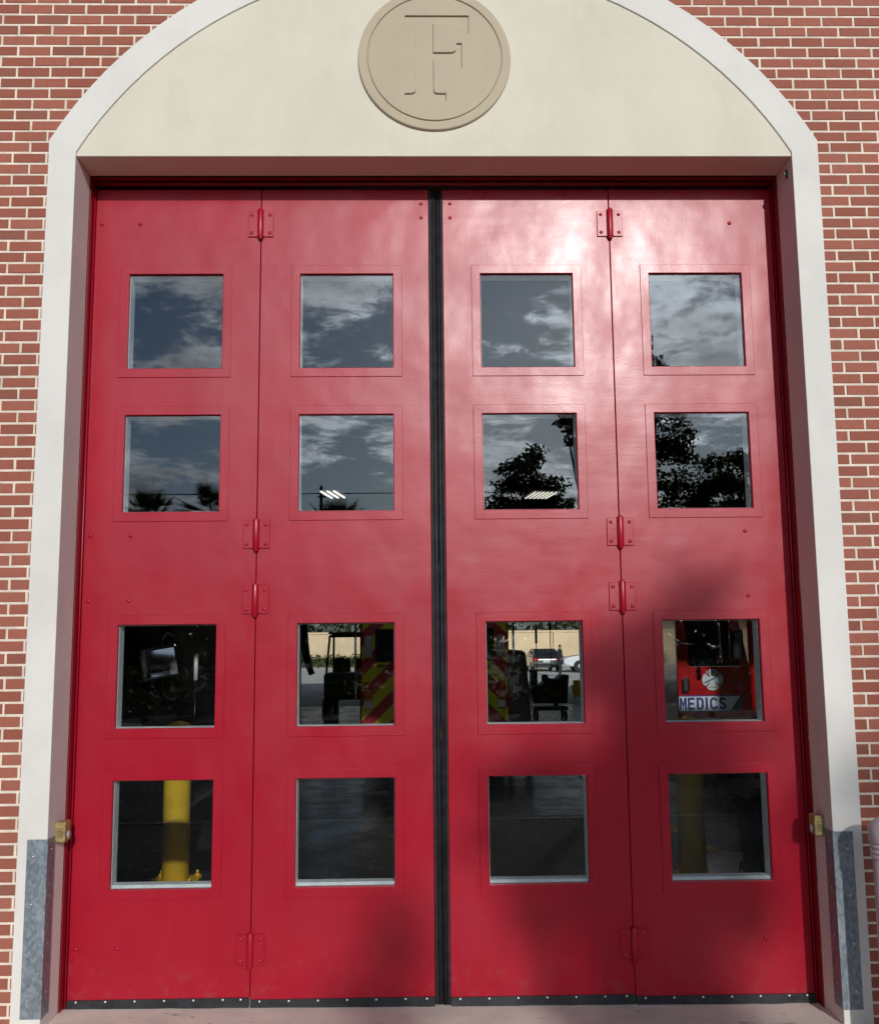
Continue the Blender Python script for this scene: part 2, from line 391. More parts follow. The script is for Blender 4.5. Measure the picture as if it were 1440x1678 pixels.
mb = MB(); v = [mb.b.verts.new(p) for p in ((2.6, 4.2, -.146), (2.72, 4.2, -.146), (2.30, 9.5, -.146), (2.18, 9.5, -.146))]; mb.b.faces.new(v)
tag(mb.build('floor_marking', 'yellow_line'), kind='structure')

# ------------------------------------------------------------------ fire station shell
ROOF = 6.45; BACK = 26.0
st = thing('fire_station', 'red brick fire station front with white arched surround and cream panel above the bay doors', 'fire station', (0, 0, GZ))
CO, BL = 0.0677, 0.1965            # brick course and length
ARC_C, RI, RO = 3.512, 2.4500, 2.6250
WI, WO_ = 2.119, 2.2785
def arc(r, xmax, n=40):
    a0 = math.acos(xmax/r)
    return [(r*math.cos(a0+(math.pi-2*a0)*k/n), ARC_C + r*math.sin(a0+(math.pi-2*a0)*k/n)) for k in range(n+1)]
inner = [(WI, GZ-.05)] + arc(RI, WI) + [(-WI, GZ-.05)]
outer = [(WO_, GZ-.05)] + arc(RO, WO_) + [(-WO_, GZ-.05)]
# brick skin: real bricks on a mortar bed
rnd = random.Random(4)
HX = 8.6; bvs = []; bfs = []
def brick(x0, x1, y, z0, z1, e=0.0022):
    k = len(bvs)
    for yy, m_ in ((y, e), (y+e, 0.0), (0.03, 0.0)):
        bvs.extend(((x0+m_, yy, z0+m_), (x1-m_, yy, z0+m_), (x1-m_, yy, z1-m_), (x0+m_, yy, z1-m_)))
    bfs.append((k, k+1, k+2, k+3))
    for a in (0, 4):
        for i in range(4):
            j = (i+1) % 4; bfs.append((k+a+j, k+a+i, k+a+4+i, k+a+4+j))
z = 71*CO - 75*CO
row = 0
while z < ROOF:
    z0, z1 = z + 0.0066, z + CO - 0.0066
    zl = z0
    lim = 2.20
    if z0 > 4.77: 
        t = (RI+0.075)**2 - (z0-ARC_C)**2; lim = math.sqrt(t) if t > 0 else 0.0
    for side in (-1, 1):
        off = 0.0 if row % 2 == 0 else BL/2
        # left and right runs start from slightly different bond positions, as on the building
        base = (-2.278 + 0.085 if side < 0 else 2.278 + 0.075)
        x = base + off*side - BL*12*side
        while abs(x) < HX:
            a, c = (x, x+BL*side)
            lo, hi = min(a, c)+0.0064, max(a, c)-0.0064
            if side > 0: lo = max(lo, lim)
            else: hi = min(hi, -lim)
            if side > 0 and z0 < 4.72:
                if lo >= 3.98 and hi <= 8.4: lo = hi
                elif lo < 4.0 < hi: hi = 3.99
            if hi - lo > 0.018 and lo*side > -0.3 and hi*side > 0:
                jx, jz, jy = rnd.uniform(-.0012, .0012), rnd.uniform(-.0009, .0009), rnd.uniform(-.0012, .0012)
                brick(lo+jx, hi+jx, jy, z0+jz, z1+jz)
            x += BL*side
    z += CO; row += 1
me = bpy.data.meshes.new('brick_wall'); me.from_pydata([(x, y, z_-GZ) for x, y, z_ in bvs], [], bfs); me.materials.append(MATS['brick'])
wall = bpy.data.objects.new('brick_wall', me); COL.objects.link(wall); wall.parent = st
# mortar bed with the arched hole (front skin), plus the thick wall behind
mb = MB()
mid = [((a[0]+c[0])/2, (a[1]+c[1])/2) for a, c in zip(inner, outer)]
def wallring(mb, hole, x, zt, y0, y1):
    n = len(hole)
    out = []
    for px, pz in hole:
        out.append((px, pz))
    # straight sides then fan to the rectangle: project each hole point outwards
    outer_ = []
    for i, (px, pz) in enumerate(hole):
        if i == 0: outer_.append((x, pz))
        elif i == n-1: outer_.append((-x, pz))
        else:
            dx, dz = px, pz-ARC_C; k = min(x/abs(dx) if dx else 1e9, (zt-ARC_C)/dz)
            outer_.append((dx*k, ARC_C+dz*k))
    # add rectangle corners
    pts_o = []; 
    for y in (y0, y1):
        H = [mb.b.verts.new((px, y, pz)) for px, pz in hole]; O_ = [mb.b.verts.new((px, y, pz)) for px, pz in outer_]
        cr = mb.b.verts.new((x, y, zt)); cl_ = mb.b.verts.new((-x, y, zt))
        for i in range(n-1):
            a, c = outer_[i], outer_[i+1]
            if abs(a[0]-x) < 1e-6 and abs(c[1]-zt) < 1e-6 and abs(c[0]-x) > 1e-6: mb.b.faces.new((H[i], O_[i], cr, O_[i+1], H[i+1]))
            elif abs(a[1]-zt) < 1e-6 and abs(c[0]+x) < 1e-6 and abs(a[0]+x) > 1e-6: mb.b.faces.new((H[i], O_[i], cl_, O_[i+1], H[i+1]))
            else: mb.b.faces.new((H[i], O_[i], O_[i+1], H[i+1]))
        pts_o.append((H, O_, cr, cl_))
    (H0, *_), (H1, *_) = pts_o
    for i in range(n-1): mb.b.faces.new((H0[i], H0[i+1], H1[i+1], H1[i]))
    mb.box(-x, x, y0+.001, y1-.001, zt+.0005, zt+0.02)
wallring(mb, mid, 3.9, ROOF, 0.0038, 0.36)
mb.box(-HX, -3.9004, 0.0038, 0.36, GZ-.05, ROOF)
BX0, BX1 = 6.2-2.12, 6.2+2.12
mb.box(3.9004, BX0, 0.0038, 0.36, GZ-.05, ROOF); mb.box(BX1, HX, 0.0038, 0.36, GZ-.05, ROOF); mb.box(BX0+.0004, BX1-.0004, 0.0038, 0.36, 4.72, ROOF)
mb.build('mortar', 'mortar', wall)
# white arched surround
mb = MB()
n = len(inner); Y0, Y1 = -0.005, 0.2576
fi = [mb.b.verts.new((x, Y0, z)) for x, z in inner]; fo = [mb.b.verts.new((x, Y0, z)) for x, z in outer]
bi = [mb.b.verts.new((x, Y1, z)) for x, z in inner]; bo = [mb.b.verts.new((x, Y1, z)) for x, z in outer]
for i in range(n-1):
    mb.b.faces.new((fi[i], fo[i], fo[i+1], fi[i+1])); mb.b.faces.new((bi[i], bi[i+1], bo[i+1], bo[i]))
    mb.b.faces.new((fi[i], fi[i+1], bi[i+1], bi[i])); mb.b.faces.new((fo[i], bo[i], bo[i+1], fo[i+1]))
for i in (0, n-1): mb.b.faces.new((fi[i], fo[i], bo[i], bi[i]))
mb.build('arch_surround', 'white_stucco', st, bevel=0.004)
# cream panel under the arch, its underside is the soffit over the doors
LZ = 4.7186
mb = MB()
ip = [(x*0.9995, z-0.001) for x, z in arc(RI, WI)]
mb.prism([(WI-.001, LZ)] + ip + [(-WI+.001, LZ)], 'Y', 0.005, 0.2572)
mb.build('arch_panel', 'cream_stucco', st, bevel=0.004)
# medallion with incised letter
MX, MZ, MR = -0.006, 5.333, 0.457
mdl = MB()
def circ(r, n=96): return [(MX+r*math.cos(2*math.pi*k/n), MZ+r*math.sin(2*math.pi*k/n)) for k in range(n)]
yf = -0.016
rings = [(MR, 0.004), (MR, yf+0.004), (MR-0.004, yf), (0.406, yf), (0.4045, yf+0.011), (0.398, yf+0.011), (0.3965, yf)]
vr = [[mdl.b.verts.new((x, y, z)) for x, z in circ(r)] for r, y in rings]
for a, c in zip(vr, vr[1:]):
    for k in range(96): mdl.b.faces.new((a[k], a[(k+1) % 96], c[(k+1) % 96], c[k]))
F = [(-.182,5.608),(.202,5.608),(.201,5.489),(.192,5.489),(.180,5.528),(.160,5.549),(.130,5.556),(-.012,5.556),(-.012,5.370),(.095,5.370),(.112,5.374),(.123,5.386),(.128,5.429),
     (.158,5.429),(.157,5.262),(.132,5.262),(.126,5.300),(.114,5.318),(.095,5.325),(-.012,5.325),(-.012,5.135),(-.008,5.117),(.005,5.108),(.061,5.107),(.061,5.055),(-.185,5.055),
     (-.185,5.107),(-.140,5.108),(-.124,5.116),(-.117,5.133),(-.117,5.540),(-.124,5.556),(-.145,5.562),(-.182,5.570)]
fv = [mdl.b.verts.new((x, yf, z)) for x, z in F]; nf = len(F)
fe = [mdl.b.edges.new((fv[i], fv[(i+1) % nf])) for i in range(nf)]
last = vr[-1]; re = [mdl.b.edges.get((last[k], last[(k+1) % 96])) for k in range(96)]
bmesh.ops.triangle_fill(mdl.b, use_beauty=True, use_dissolve=False, edges=fe+re)
# drop any triangles filled inside the letter
def inF(px, pz):
    c = False
    for i in range(nf):
        (x1, z1), (x2, z2) = F[i], F[(i+1) % nf]
        if (z1 > pz) != (z2 > pz) and px < (x2-x1)*(pz-z1)/(z2-z1)+x1: c = not c
    return c
kill = [f for f in mdl.b.faces if len(f.verts) == 3 and inF(f.calc_center_median().x, f.calc_center_median().z)]
bmesh.ops.delete(mdl.b, geom=kill, context='FACES_ONLY')
B = [mdl.b.verts.new((x, yf+0.016, z)) for x, z in F]
for i in range(nf): mdl.b.faces.new((fv[i], fv[(i+1) % nf], B[(i+1) % nf], B[i]))
med = mdl.build('medallion', 'tan_stone', st, bevel=0.003, label='round tan stone medallion with a ring groove')
lt = MB(); lt.prism(F, 'Y', yf+0.0135, yf+0.022)
lt.build('letter', 'tan_stone', med, label='incised serif capital letter F')
# rest of the building: side walls, roof, rear wall with open bay
mb = MB()
mb.box(-HX, -HX+0.3, 0.361, BACK, GZ-.05, ROOF); mb.box(HX-0.3, HX, 0.361, BACK, GZ-.05, ROOF)
mb.box(-HX+.3, -3.85, BACK-0.3, BACK, GZ-.05, ROOF); mb.box(5.05, HX-.3, BACK-0.3, BACK, GZ-.05, ROOF)
mb.box(-3.85, 5.05, BACK-0.3, BACK, 4.4, ROOF)
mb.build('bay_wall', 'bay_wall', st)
mb = MB(); mb.box(-HX-.05, HX+.05, 0.02, BACK+.05, ROOF+.025, ROOF+0.2); mb.build('roof', 'roof_grey', st)
mb = MB(); mb.box(-HX+.3, HX-.3, 0.365, BACK-.3, 6.15, 6.25)
for y in range(3, 26, 3): mb.box(-HX+.3, HX-.3, y, y+.14, 5.93, 6.149)
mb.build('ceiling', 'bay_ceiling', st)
# steel door frame round the opening
YF = 0.337
mb = MB()
for s in (-1, 1):
    a, c = sorted((s*2.112, s*2.1175)); mb.box(a, c, 0.2585, 0.45, -0.19, LZ-.002)
mb.box(-2.111, 2.111, 0.266, 0.45, LZ-.012, LZ-.002)
mb.box(-2.094, 2.094, 0.312, 0.335, LZ-.030, LZ-.0125)
mb.build('door_frame', 'red_dull', st)
for s in (-1, 1):
    mb = MB(); mb.tube([(s*2.1045, 0.322, -0.17), (s*2.1045, 0.322, 4.67)], 0.0055, 10); mb.build('weather_strip', 'red_paint', st)
mb = MB(); mb.tube([(-2.09, 0.300, LZ-.030), (2.09, 0.300, LZ-.030)], 0.008, 10); mb.build('weather_strip', 'red_dull', st)
# small eye bolt high in the right reveal
mb = MB(); ex, ey, ez = 2.1185, 0.085, 4.645
mb.box(ex-.004, ex, ey-.014, ey+.014, ez-.03, ez+.03, bev=.0015); mb.box(ex-.022, ex-.0035, ey-.005, ey+.005, ez-.012, ez+.012, bev=.002)
mb.build('bracket', 'dark_grey', st)

# ------------------------------------------------------------------ folding doors
ROWS = [(4.117, 3.525), (3.232, 2.646), (1.977, 1.384), (1.089, 0.491)]
LEAF = [(-2.1005, -1.0855, -0.100, (-1.882, -1.312)), (-1.0815, -0.046, -0.112, (-0.836, -0.270)),
        (0.040, 1.0785, -0.117, (0.271, 0.839)), (1.0825, 2.1005, -0.129, (1.317, 1.891))]
DTOP = 4.668; TH = 0.10
BOLT_Z = (4.444, 2.505, 2.119, 0.172)
def leaf_mesh(x0, x1, z0, z1, wx, rows):
    mb = MB(); b = mb.b
    xs = [x0, wx[0], wx[1], x1]; zs = sorted([z0, z1] + [v for r in rows for v in r])
    def hole(i, j):
        return i == 1 and any(abs(zs[j]-r[1]) < 1e-6 for r in rows)
    V = {}
    for k, y in enumerate((YF, YF+TH)):
        for i, x in enumerate(xs):
            for j, z in enumerate(zs): V[i, j, k] = b.verts.new((x, y, z))
    for i in range(3):
        for j in range(len(zs)-1):
            if hole(i, j):
                q = [(i, j), (i+1, j), (i+1, j+1), (i, j+1)]
                for t in range(4):
                    a, c = q[t], q[(t+1) % 4]; b.faces.new((V[(*a, 0)], V[(*a, 1)], V[(*c, 1)], V[(*c, 0)]))
            else:
                b.faces.new((V[i,j,0], V[i+1,j,0], V[i+1,j+1,0], V[i,j+1,0])); b.faces.new((V[i,j,1], V[i,j+1,1], V[i+1,j+1,1], V[i+1,j,1]))
    nz = len(zs)-1
    for j in range(nz):
        for i in (0, 3): b.faces.new((V[i,j,0], V[i,j+1,0], V[i,j+1,1], V[i,j,1]))
    for i in range(3):
        for j in (0, nz): b.faces.new((V[i,j,0], V[i,j,1], V[i+1,j,1], V[i+1,j,0]))
    return mb
def ring(mb, ox0, ox1, oz0, oz1, ix0, ix1, iz0, iz1, y0, y1):
    b = mb.b
    o = [(ox0, oz0), (ox1, oz0), (ox1, oz1), (ox0, oz1)]; i_ = [(ix0, iz0), (ix1, iz0), (ix1, iz1), (ix0, iz1)]
    O0 = [b.verts.new((x, y0, z)) for x, z in o]; I0 = [b.verts.new((x, y0, z)) for x, z in i_]
    O1 = [b.verts.new((x, y1, z)) for x, z in o]; I1 = [b.verts.new((x, y1, z)) for x, z in i_]
    for k in range(4):
        j = (k+1) % 4
        b.faces.new((O0[k], O0[j], I0[j], I0[k])); b.faces.new((O1[k], I1[k], I1[j], O1[j]))
        b.faces.new((O0[k], O1[k], O1[j], O0[j])); b.faces.new((I0[k], I0[j], I1[j], I1[k]))
def window(root, wx, r):
    x0, x1 = wx; z1, z0 = r
    mb = MB(); m_ = 0.056; e = 0.0025
    ring(mb, x0-m_, x1+m_, z0-m_-.002, z1+m_, x0-e, x1+e, z0-e, z1+e, YF-0.0060, YF+0.0015)
    w = mb.build('window', 'red_paint', root, bevel=0.0022)
    mb = MB(); mb.box(x0+.001, x1-.001, YF+.014, YF+.020, z0+.001, z1-.001); mb.build('pane', 'glass', w)
    mb = MB(); t = 0.003
    ring(mb, x0+.001, x1-.001, z0+.001, z1-.001, x0+t, x1-t, z0+t, z1-t, YF+.022, YF+TH+.012)
    if z0 < 0.6: mb.prism([(YF+.0225, z0+.002), (YF+.038, z0+.016), (YF+TH+.010, z0+.016), (YF+TH+.010, z0+.002)], 'X', x0+.0035, x1-.0035)
    mb.build('glazing_bead', 'liner', w)
def hinge(root, x, z):
    H = 0.083
    mb = MB(); mb.tube([(x, YF-.016, z-H-.006), (x, YF-.016, z+H+.006)], .0195, 18)
    mb.tube([(x, YF-.016, z-H-.020), (x, YF-.016, z-H-.006)], [.012, .0155], 14)
    mb.tube([(x, YF-.016, z+H+.006), (x, YF-.016, z+H+.016)], [.0155, .008], 14)
    hg = mb.build('hinge', 'red_paint', root, bevel=0.002)
    for s in (-1, 1):
        p = MB(); a, c = sorted((x+s*.016, x+s*.079)); p.box(a, c, YF-.010, YF+.001, z-H, z+H, bev=.0025)
        p.build('hinge_plate', 'red_paint', hg)
        for dz in (-.058, .058):
            q = MB(); q.dome(x+s*.056, YF-.010, z+dz, .0115, .007); q.build('rivet', 'red_paint', hg)
def sweep(root, x0, x1, z, tilt):
    mb = MB(); b = mb.b
    zb = z-0.046
    prof = [(YF-.006, z+.002), (YF-.009, z-.012), (YF-.013, z-.030), (YF-.018, zb+.001), (YF+.01, zb), (YF+.01, z+.002)]
    n = 14
    for_ = []
    rr = random.Random(int(x0*100))
    for k in range(n+1):
        x = x0 + (x1-x0)*k/n; d = rr.uniform(-.002, .002)
        for_.append([b.verts.new((x, y + (d if zz < z-.02 else 0), zz + (d if zz < z-.03 else 0))) for y, zz in prof])
    for a, c in zip(for_, for_[1:]):
        for k in range(len(prof)): b.faces.new((a[k], a[(k+1) % len(prof)], c[(k+1) % len(prof)], c[k]))
    b.faces.new(for_[0]); b.faces.new(for_[-1][::-1])
    sw = mb.build('bottom_seal', 'rubber', root)
    s = MB(); k = 0; x = x0+.05
    while x < x1-.02:
        s.dome(x, YF-.007, z-.007, .0068, .004, 8); x += 0.163
    s.dome(x1-.045, YF-.007, z-.007, .0068, .004, 8)
    s.build('screw', 'bright_screw', sw)
doors = []
for side, pair, lab in ((-1, (0, 1), 'left pair of glossy red folding bay doors with eight square windows, lit by sun down to the ground'),
                        (1, (2, 3), 'right pair of glossy red folding bay doors with strong sun glare on top and tree shade below')):
    root = thing('folding_door', lab, 'door', (side*1.07, YF, -0.12), 'red folding bay doors')
    for li in pair:
        x0, x1, z0, wx = LEAF[li]
        leaf_mesh(x0, x1, z0, DTOP, wx, ROWS).build('door_leaf', 'red_paint', root, bevel=0.003)
        for r in ROWS: window(root, wx, r)
        sweep(root, x0+.003, x1-.003, z0, 0)
        edge = {0: (-2.062, -1.828), 3: (1.836, 2.074)}.get(li)
        if edge:
            for z in BOLT_Z:
                for x in edge:
                    mb = MB(); mb.dome(x, YF, z, .0125, .008, 12); mb.build('bolt', 'red_paint', root)
        else:
            x = -0.0925 if li == 1 else 0.088
            for z in (4.573, 4.482):
                mb = MB(); mb.dome(x, YF, z, .011, .007, 12); mb.build('bolt', 'red_paint', root)
    for z in (4.440, 2.506, 2.120, 0.156): hinge(root, side*1.0832 + (-.001 if side < 0 else 0), z)
    # half of the black rubber seal between the pairs
    mb = MB()
    if side < 0:
        mb.box(-.046, -.028, YF-.010, YF+.05, -.150, DTOP-.012, bev=.004); mb.tube([(-.0165, YF+.004, -.150), (-.0165, YF+.004, DTOP-.012)], .0150, 16)
        mb.box(-.030, -.008, YF+.02, YF+.06, -.150, DTOP-.014)
    else:
        mb.box(.024, .040, YF-.008, YF+.05, -.156, DTOP-.012, bev=.004); mb.tube([(.0125, YF+.010, -.156), (.0125, YF+.010, DTOP-.012)], .0130, 16)
        mb.box(.004, .026, YF+.024, YF+.06, -.156, DTOP-.014)
    mb.build('centre_seal', 'rubber', root)

# unseen right-hand bay added to admit sun: same doors, plain white frame
mb = MB()
for a, c in ((BX0-.10, BX0+.02), (BX1-.02, BX1+.10)): mb.box(a, c, -.006, .36, GZ-.05, 4.72)
mb.box(BX0-.10, BX1+.10, -.006, .36, 4.7205, 4.86)
mb.build('added_bay_surround', 'white_stucco', st)
for li, (x0, x1, z0, wx) in enumerate(LEAF):
    o6 = 6.2
    w6 = (wx[0]+o6, wx[1]+o6)
    lf = leaf_mesh(x0+o6, x1+o6, z0-.05, 4.70, w6, ROWS).build('added_bay_door', 'red_paint', st)
    for r in ROWS:
        mb = MB(); mb.box(w6[0]+.001, w6[1]-.001, YF+.014, YF+.020, r[1]+.001, r[0]-.001); mb.build('pane', 'glass', lf)

# ------------------------------------------------------------------ jamb fittings
for s, zt, zb, lab in ((-1, 0.836, -0.074, 'galvanised steel corner guard on the left door jamb below the sunlit brass box'),
                       (1, 0.820, -0.098, 'galvanised steel corner guard on the right door jamb, in shade beside the ribbed bollard')):
    mb = MB(); t = .0045; x = s*WI; yo = -0.0052
    # L section: leg on the front face, leg on the reveal
    L = [(x+s*.106, yo), (x+s*.106, yo-t), (x-s*t, yo-t), (x-s*t, yo+.106), (x-s*.0003, yo+.106), (x-s*.0003, yo)]
    if s < 0: L = L[::-1]
    mb.prism(L, 'Z', zb, zt)
    gd = mb.build('corner_guard', 'galvanised', None, bevel=.0015)
    off = Vector((x, yo, zb)); gd.data.transform(Matrix.Translation(-off)); gd.location = off
    tag(gd, lab, 'corner guard', 'steel guards on the door jambs')
    for k in range(4):
        z = zb + .09 + k*(zt-zb-.18)/3
        m1 = MB(); m1.dome(x+s*.072, yo-t, z, .007, .004, 10)
        m1.build('anchor_bolt', 'steel', gd); m1 = MB()
        m1.lathe(yo+.055+.0, z+.03, [(.007, x-s*t), (.005, x-s*(t+.003)), (.001, x-s*(t+.004))], 10, 'X')
        m1.build('anchor_bolt', 'steel', gd)
for s, z, lab in ((-1, 0.850, 'small brass coloured sensor box with a round lens on the sunlit left jamb'),
                  (1, 0.830, 'small brass coloured sensor box with a round lens on the shaded right jamb')):
    y0 = 0.105
    t = thing('sensor_box', lab, 'sensor', (s*WI, y0+.04, z), 'sensor boxes on the door jambs')
    xa, xb = sorted((s*(WI-.0005), s*(WI-.056)))
    mb = MB(); mb.box(xa, xb, y0, y0+.085, z-.055, z+.055, bev=.006, seg=2); mb.build('housing', 'brass', t)
    mb = MB(); mb.box(xa-.002*(s<0)*0, xb, y0-.004, y0+.001, z-.050, z+.050, bev=.002); mb.build('face_plate', 'brass', t)
    mb = MB(); xi = s*(WI-.0562); mb.lathe(y0+.045, z-.018, [(.022, xi), (.022, xi-s*.006), (.016, xi-s*.009), (.002, xi-s*.011)], 20, 'X'); mb.build('lens', 'lens', t)
    M = Matrix.Translation(((xa+xb)/2, y0-.0045, z)) @ Matrix.Rotation(math.pi/2, 4, 'X') @ Matrix.Rotation(-math.pi/2, 4, 'Z')
    place_text('100', .042, M, 'lettering', 'brass_dark', t, depth=.0008)
# small rust mark / nail on the right trim
# ribbed white bollard at the right edge
bx, by = 2.302, -0.30
t = thing('ribbed_bollard', 'pale grey domed bollard with ribbed collar standing before the brick at the right edge', 'bollard', (bx, by, az(bx)-.02))
mb = MB(); mb.lathe(bx, by, [(.098, az(bx)-.03), (.098, .745), (.092, .75)], 40); mb.build('post', 'bollard_white', t)
mb = MB(); pr = [(.094, .735)]
for k in range(3):
    zz = .738+k*.026; pr += [(.103, zz), (.108, zz+.006), (.108, zz+.015), (.101, zz+.020), (.096, zz+.023)]
pr += [(.104, .816), (.112, .822), (.1125, .868)] + [(.1125*math.cos(a), .868+.085*math.sin(a)) for a in [i*math.pi/2/9 for i in range(1, 9)]] + [(.002, .953)]
mb.lathe(bx, by, pr, 40); mb.build('cap', 'bollard_white', t)

# ------------------------------------------------------------------ inside the bay
def yellow_bollard(x, y, lab):
    t = thing('yellow_bollard', lab, 'bollard', (x, y, -.15), 'yellow steel bollards inside the bay')
    mb = MB(); r = .116
    mb.lathe(x, y, [(r, -.148), (r, 1.13)] + [(r*math.cos(a), 1.13+.07*math.sin(a)) for a in [i*math.pi/2/6 for i in range(1, 6)]] + [(.003, 1.20)], 32)
    mb.build('post', 'yellow_paint', t)
    mb = MB(); mb.box(x-.19, x+.19, y-.19, y+.19, -.150, -.134, bev=.003); pl = mb.build('base_plate', 'yellow_paint', t)
    for sx in (-1, 1):
        for sy in (-1, 1):
            mb = MB(); cx_, cy_ = x+sx*.155, y+sy*.155
            mb.lathe(cx_, cy_, [(.024, -.135), (.024, -.115)], 6); mb.tube([(cx_, cy_, -.116), (cx_, cy_, -.085)], .011, 8); mb.build('anchor_bolt', 'yellow_paint', pl)
yellow_bollard(-2.222, 3.30, 'bright yellow steel bollard banded by sun, behind the lower window of the leftmost door leaf')
yellow_bollard(2.199, 3.21, 'dim yellow steel bollard in shade, behind the lower window of the rightmost door leaf')
mb = MB(); mb.box(0.15, 2.0, 1.6, 6.2, -.150, -.138, bev=.003); o = mb.build('floor_mat', 'ribbed_mat'); tag(o, 'black ribbed rubber mat on the bay floor behind the right doors', 'mat')

def wheel(parent, x, y, z, r, w, axis='X'):
    mb = MB()
    p = [(r*.62, -w/2), (r*.93, -w/2), (r, -w*.36), (r, w*.36), (r*.93, w/2), (r*.62, w/2)]
    c = x if axis == 'X' else y
    mb.lathe(*( (y, z) if axis == 'X' else (x, z)), [(a, c+t_) for a, t_ in p], 28, axis)
    wh = mb.build('wheel', 'tyre', parent)
    mb = MB(); q = [(r*.60, -w*.46), (r*.58, w*.46)]
    mb.lathe(*( (y, z) if axis == 'X' else (x, z)), [(r*.2, c-w*.53), (r*.25, c-w*.49), (r*.61, c-w*.40), (r*.61, c+w*.40), (r*.25, c+w*.49), (r*.2, c+w*.53)], 24, axis)
    mb.build('rim', 'rim', wh)

# rescue truck seen from the rear, chevrons on its back
tx, ty = 0.10, 9.6
t = thing('rescue_truck', 'rescue truck parked with its red and lime chevron rear towards the doors', 'truck', (tx, ty, -.15))
mb = MB(); mb.box(tx-1.13, tx+1.13, ty+.02, ty+6.4, .38, 2.75, bev=.05, seg=3); mb.build('body', 'truck_red', t)
mb = MB()
for a, c in ((tx-1.10, tx-.012), (tx+.012, tx+1.10)): mb.box(a, c, ty-.012, ty+.015, .62, 2.62, bev=.01)
mb.build('rear_panel', 'chevron', t)
mb = MB()
for a, c in ((tx-.90, tx-.10), (tx+.10, tx+.90)): mb.box(a, c, ty-.022, ty-.010, 1.56, 2.05, bev=.008)
mb.build('rear_window', 'car_glass', t)
mb = MB(); mb.box(tx-.86, tx+.86, ty-.035, ty-.013, 1.47, 1.515, bev=.006); mb.build('grab_rail', 'chrome', t)
mb = MB(); mb.box(tx-1.15, tx+1.15, ty-.30, ty+.02, .42, .60, bev=.05, seg=3); bp = mb.build('bumper', 'silver_paint', t)
mb = MB(); mb.box(tx-.62, tx+.62, ty-.308, ty-.299, .44, .585, bev=.004); mb.build('bumper_chevron', 'chevron', bp)
mb = MB(); mb.box(tx-.62, tx-.35, ty-.03, ty-.012, .90, 1.02, bev=.01); mb.build('number_plate', 'light_clear', t)
mb = MB(); mb.box(tx-.42, tx+.42, ty-.02, ty+.15, .44, .62); mb.build('tow_panel', 'black_plastic', t)
for s in (-1, 1):
    for z, mm in ((1.20, 'light_red'), (1.06, 'light_amber'), (.92, 'light_clear')):
        mb = MB(); mb.box(tx+s*1.0-.062, tx+s*1.0+.062, ty-.03, ty-.012, z-.058, z+.058, bev=.012, seg=2); tl = mb.build('tail_light', mm, t)
        mb = MB(); mb.box(tx+s*1.0-.07, tx+s*1.0+.07, ty-.024, ty-.0125, z-.070, z-.060); mb.build('chrome_trim', 'chrome', tl)
    mb = MB(); mb.box(tx+s*.6-.09, tx+s*.6+.09, ty-.03, ty-.012, 1.36, 1.44, bev=.01); mb.build('marker_light', 'light_red', t)
    mb = MB(); mb.box(tx+s*1.0-.06, tx+s*1.0+.06, ty-.026, ty-.012, 1.62, 1.95, bev=.01); mb.build('junction_box', 'silver_paint', t)
    for dy in (1.1, 5.2): wheel(t, tx+s*.92, ty+dy, .31, .46, .36)
    mb = MB(); mb.box(tx+s*.92-.2, tx+s*.92+.2, ty+.5, ty+.515, .0, .5); mb.build('mud_flap', 'black_plastic', t)
    mb = MB(); mb.tube([(tx+s*1.19, ty-.04, 1.0), (tx+s*1.19, ty-.06, 1.1), (tx+s*1.19, ty-.06, 2.2), (tx+s*1.19, ty-.02, 2.3)], .018, 10); mb.build('handrail', 'chrome', t)

# dark truck nose with big mirror in the left bay
dx, dy_ = -3.95, 5.05
t = thing('dark_truck', 'black truck nose in the left bay with a big tilted chrome mirror', 'truck', (dx, dy_, -.15))
mb = MB(); mb.prism([(dy_, .45), (dy_+.05, 1.15), (dy_+.55, 1.35), (dy_+.85, 2.35), (dy_+1.1, 2.55), (dy_+6.5, 2.55), (dy_+6.5, .45)], 'X', dx-1.05, dx+1.05); mb.build('body', 'truck_dark', t, bevel=.05, seg=3)
mb = MB(); mb.prism([(dy_+.585, 1.42), (dy_+.83, 2.24), (dy_+.84, 2.24), (dy_+.62, 1.42)], 'X', dx-.92, dx+.92); mb.build('windscreen', 'car_glass', t)
mb = MB(); mb.box(dx-1.1, dx+1.1, dy_-.28, dy_-.02, .35, .72, bev=.04, seg=2); mb.build('bumper', 'black_plastic', t)
for s in (-1, 1):
    mb = MB(); mb.box(dx+s*.78-.14, dx+s*.78+.14, dy_-.02, dy_+.02, .85, 1.05, bev=.02); mb.build('headlight', 'light_clear', t)
    for d in (1.2, 5.0): wheel(t, dx+s*.9, dy_+d, .29, .44, .30)
# mirror head: chrome shell, dark bezel, two glasses
mc = Vector((-2.72, 4.50, 1.685)); mn = Vector((.225, -.92, .197)).normalized(); mx_ = Vector((0, 0, 1)).cross(-mn).normalized() * -1; mz_ = mx_.cross(-mn)
Mm = Matrix.Translation(mc) @ Matrix((mx_, -mn, mz_)).transposed().to_4x4() @ Matrix.Rotation(R(-9), 4, 'Y')
def tilted(mb): bmesh.ops.transform(mb.b, matrix=Mm, verts=mb.b.verts[:]); return mb
mb = MB(); mb.box(-.185, .185, 0, .10, -.165, .165, bev=.025, seg=3); mr = tilted(mb).build('mirror', 'chrome', t)
mb = MB(); mb.box(-.168, .168, -.004, .002, -.150, .150, bev=.002); tilted(mb).build('bezel', 'black_plastic', mr)
mb = MB(); mb.box(-.10, .162, -.009, -.003, -.075, .125, bev=.002); mb.box(-.160, -.118, -.009, -.003, -.14, .125, bev=.002); mb.box(-.10, .162, -.009, -.003, -.145, -.100, bev=.002)
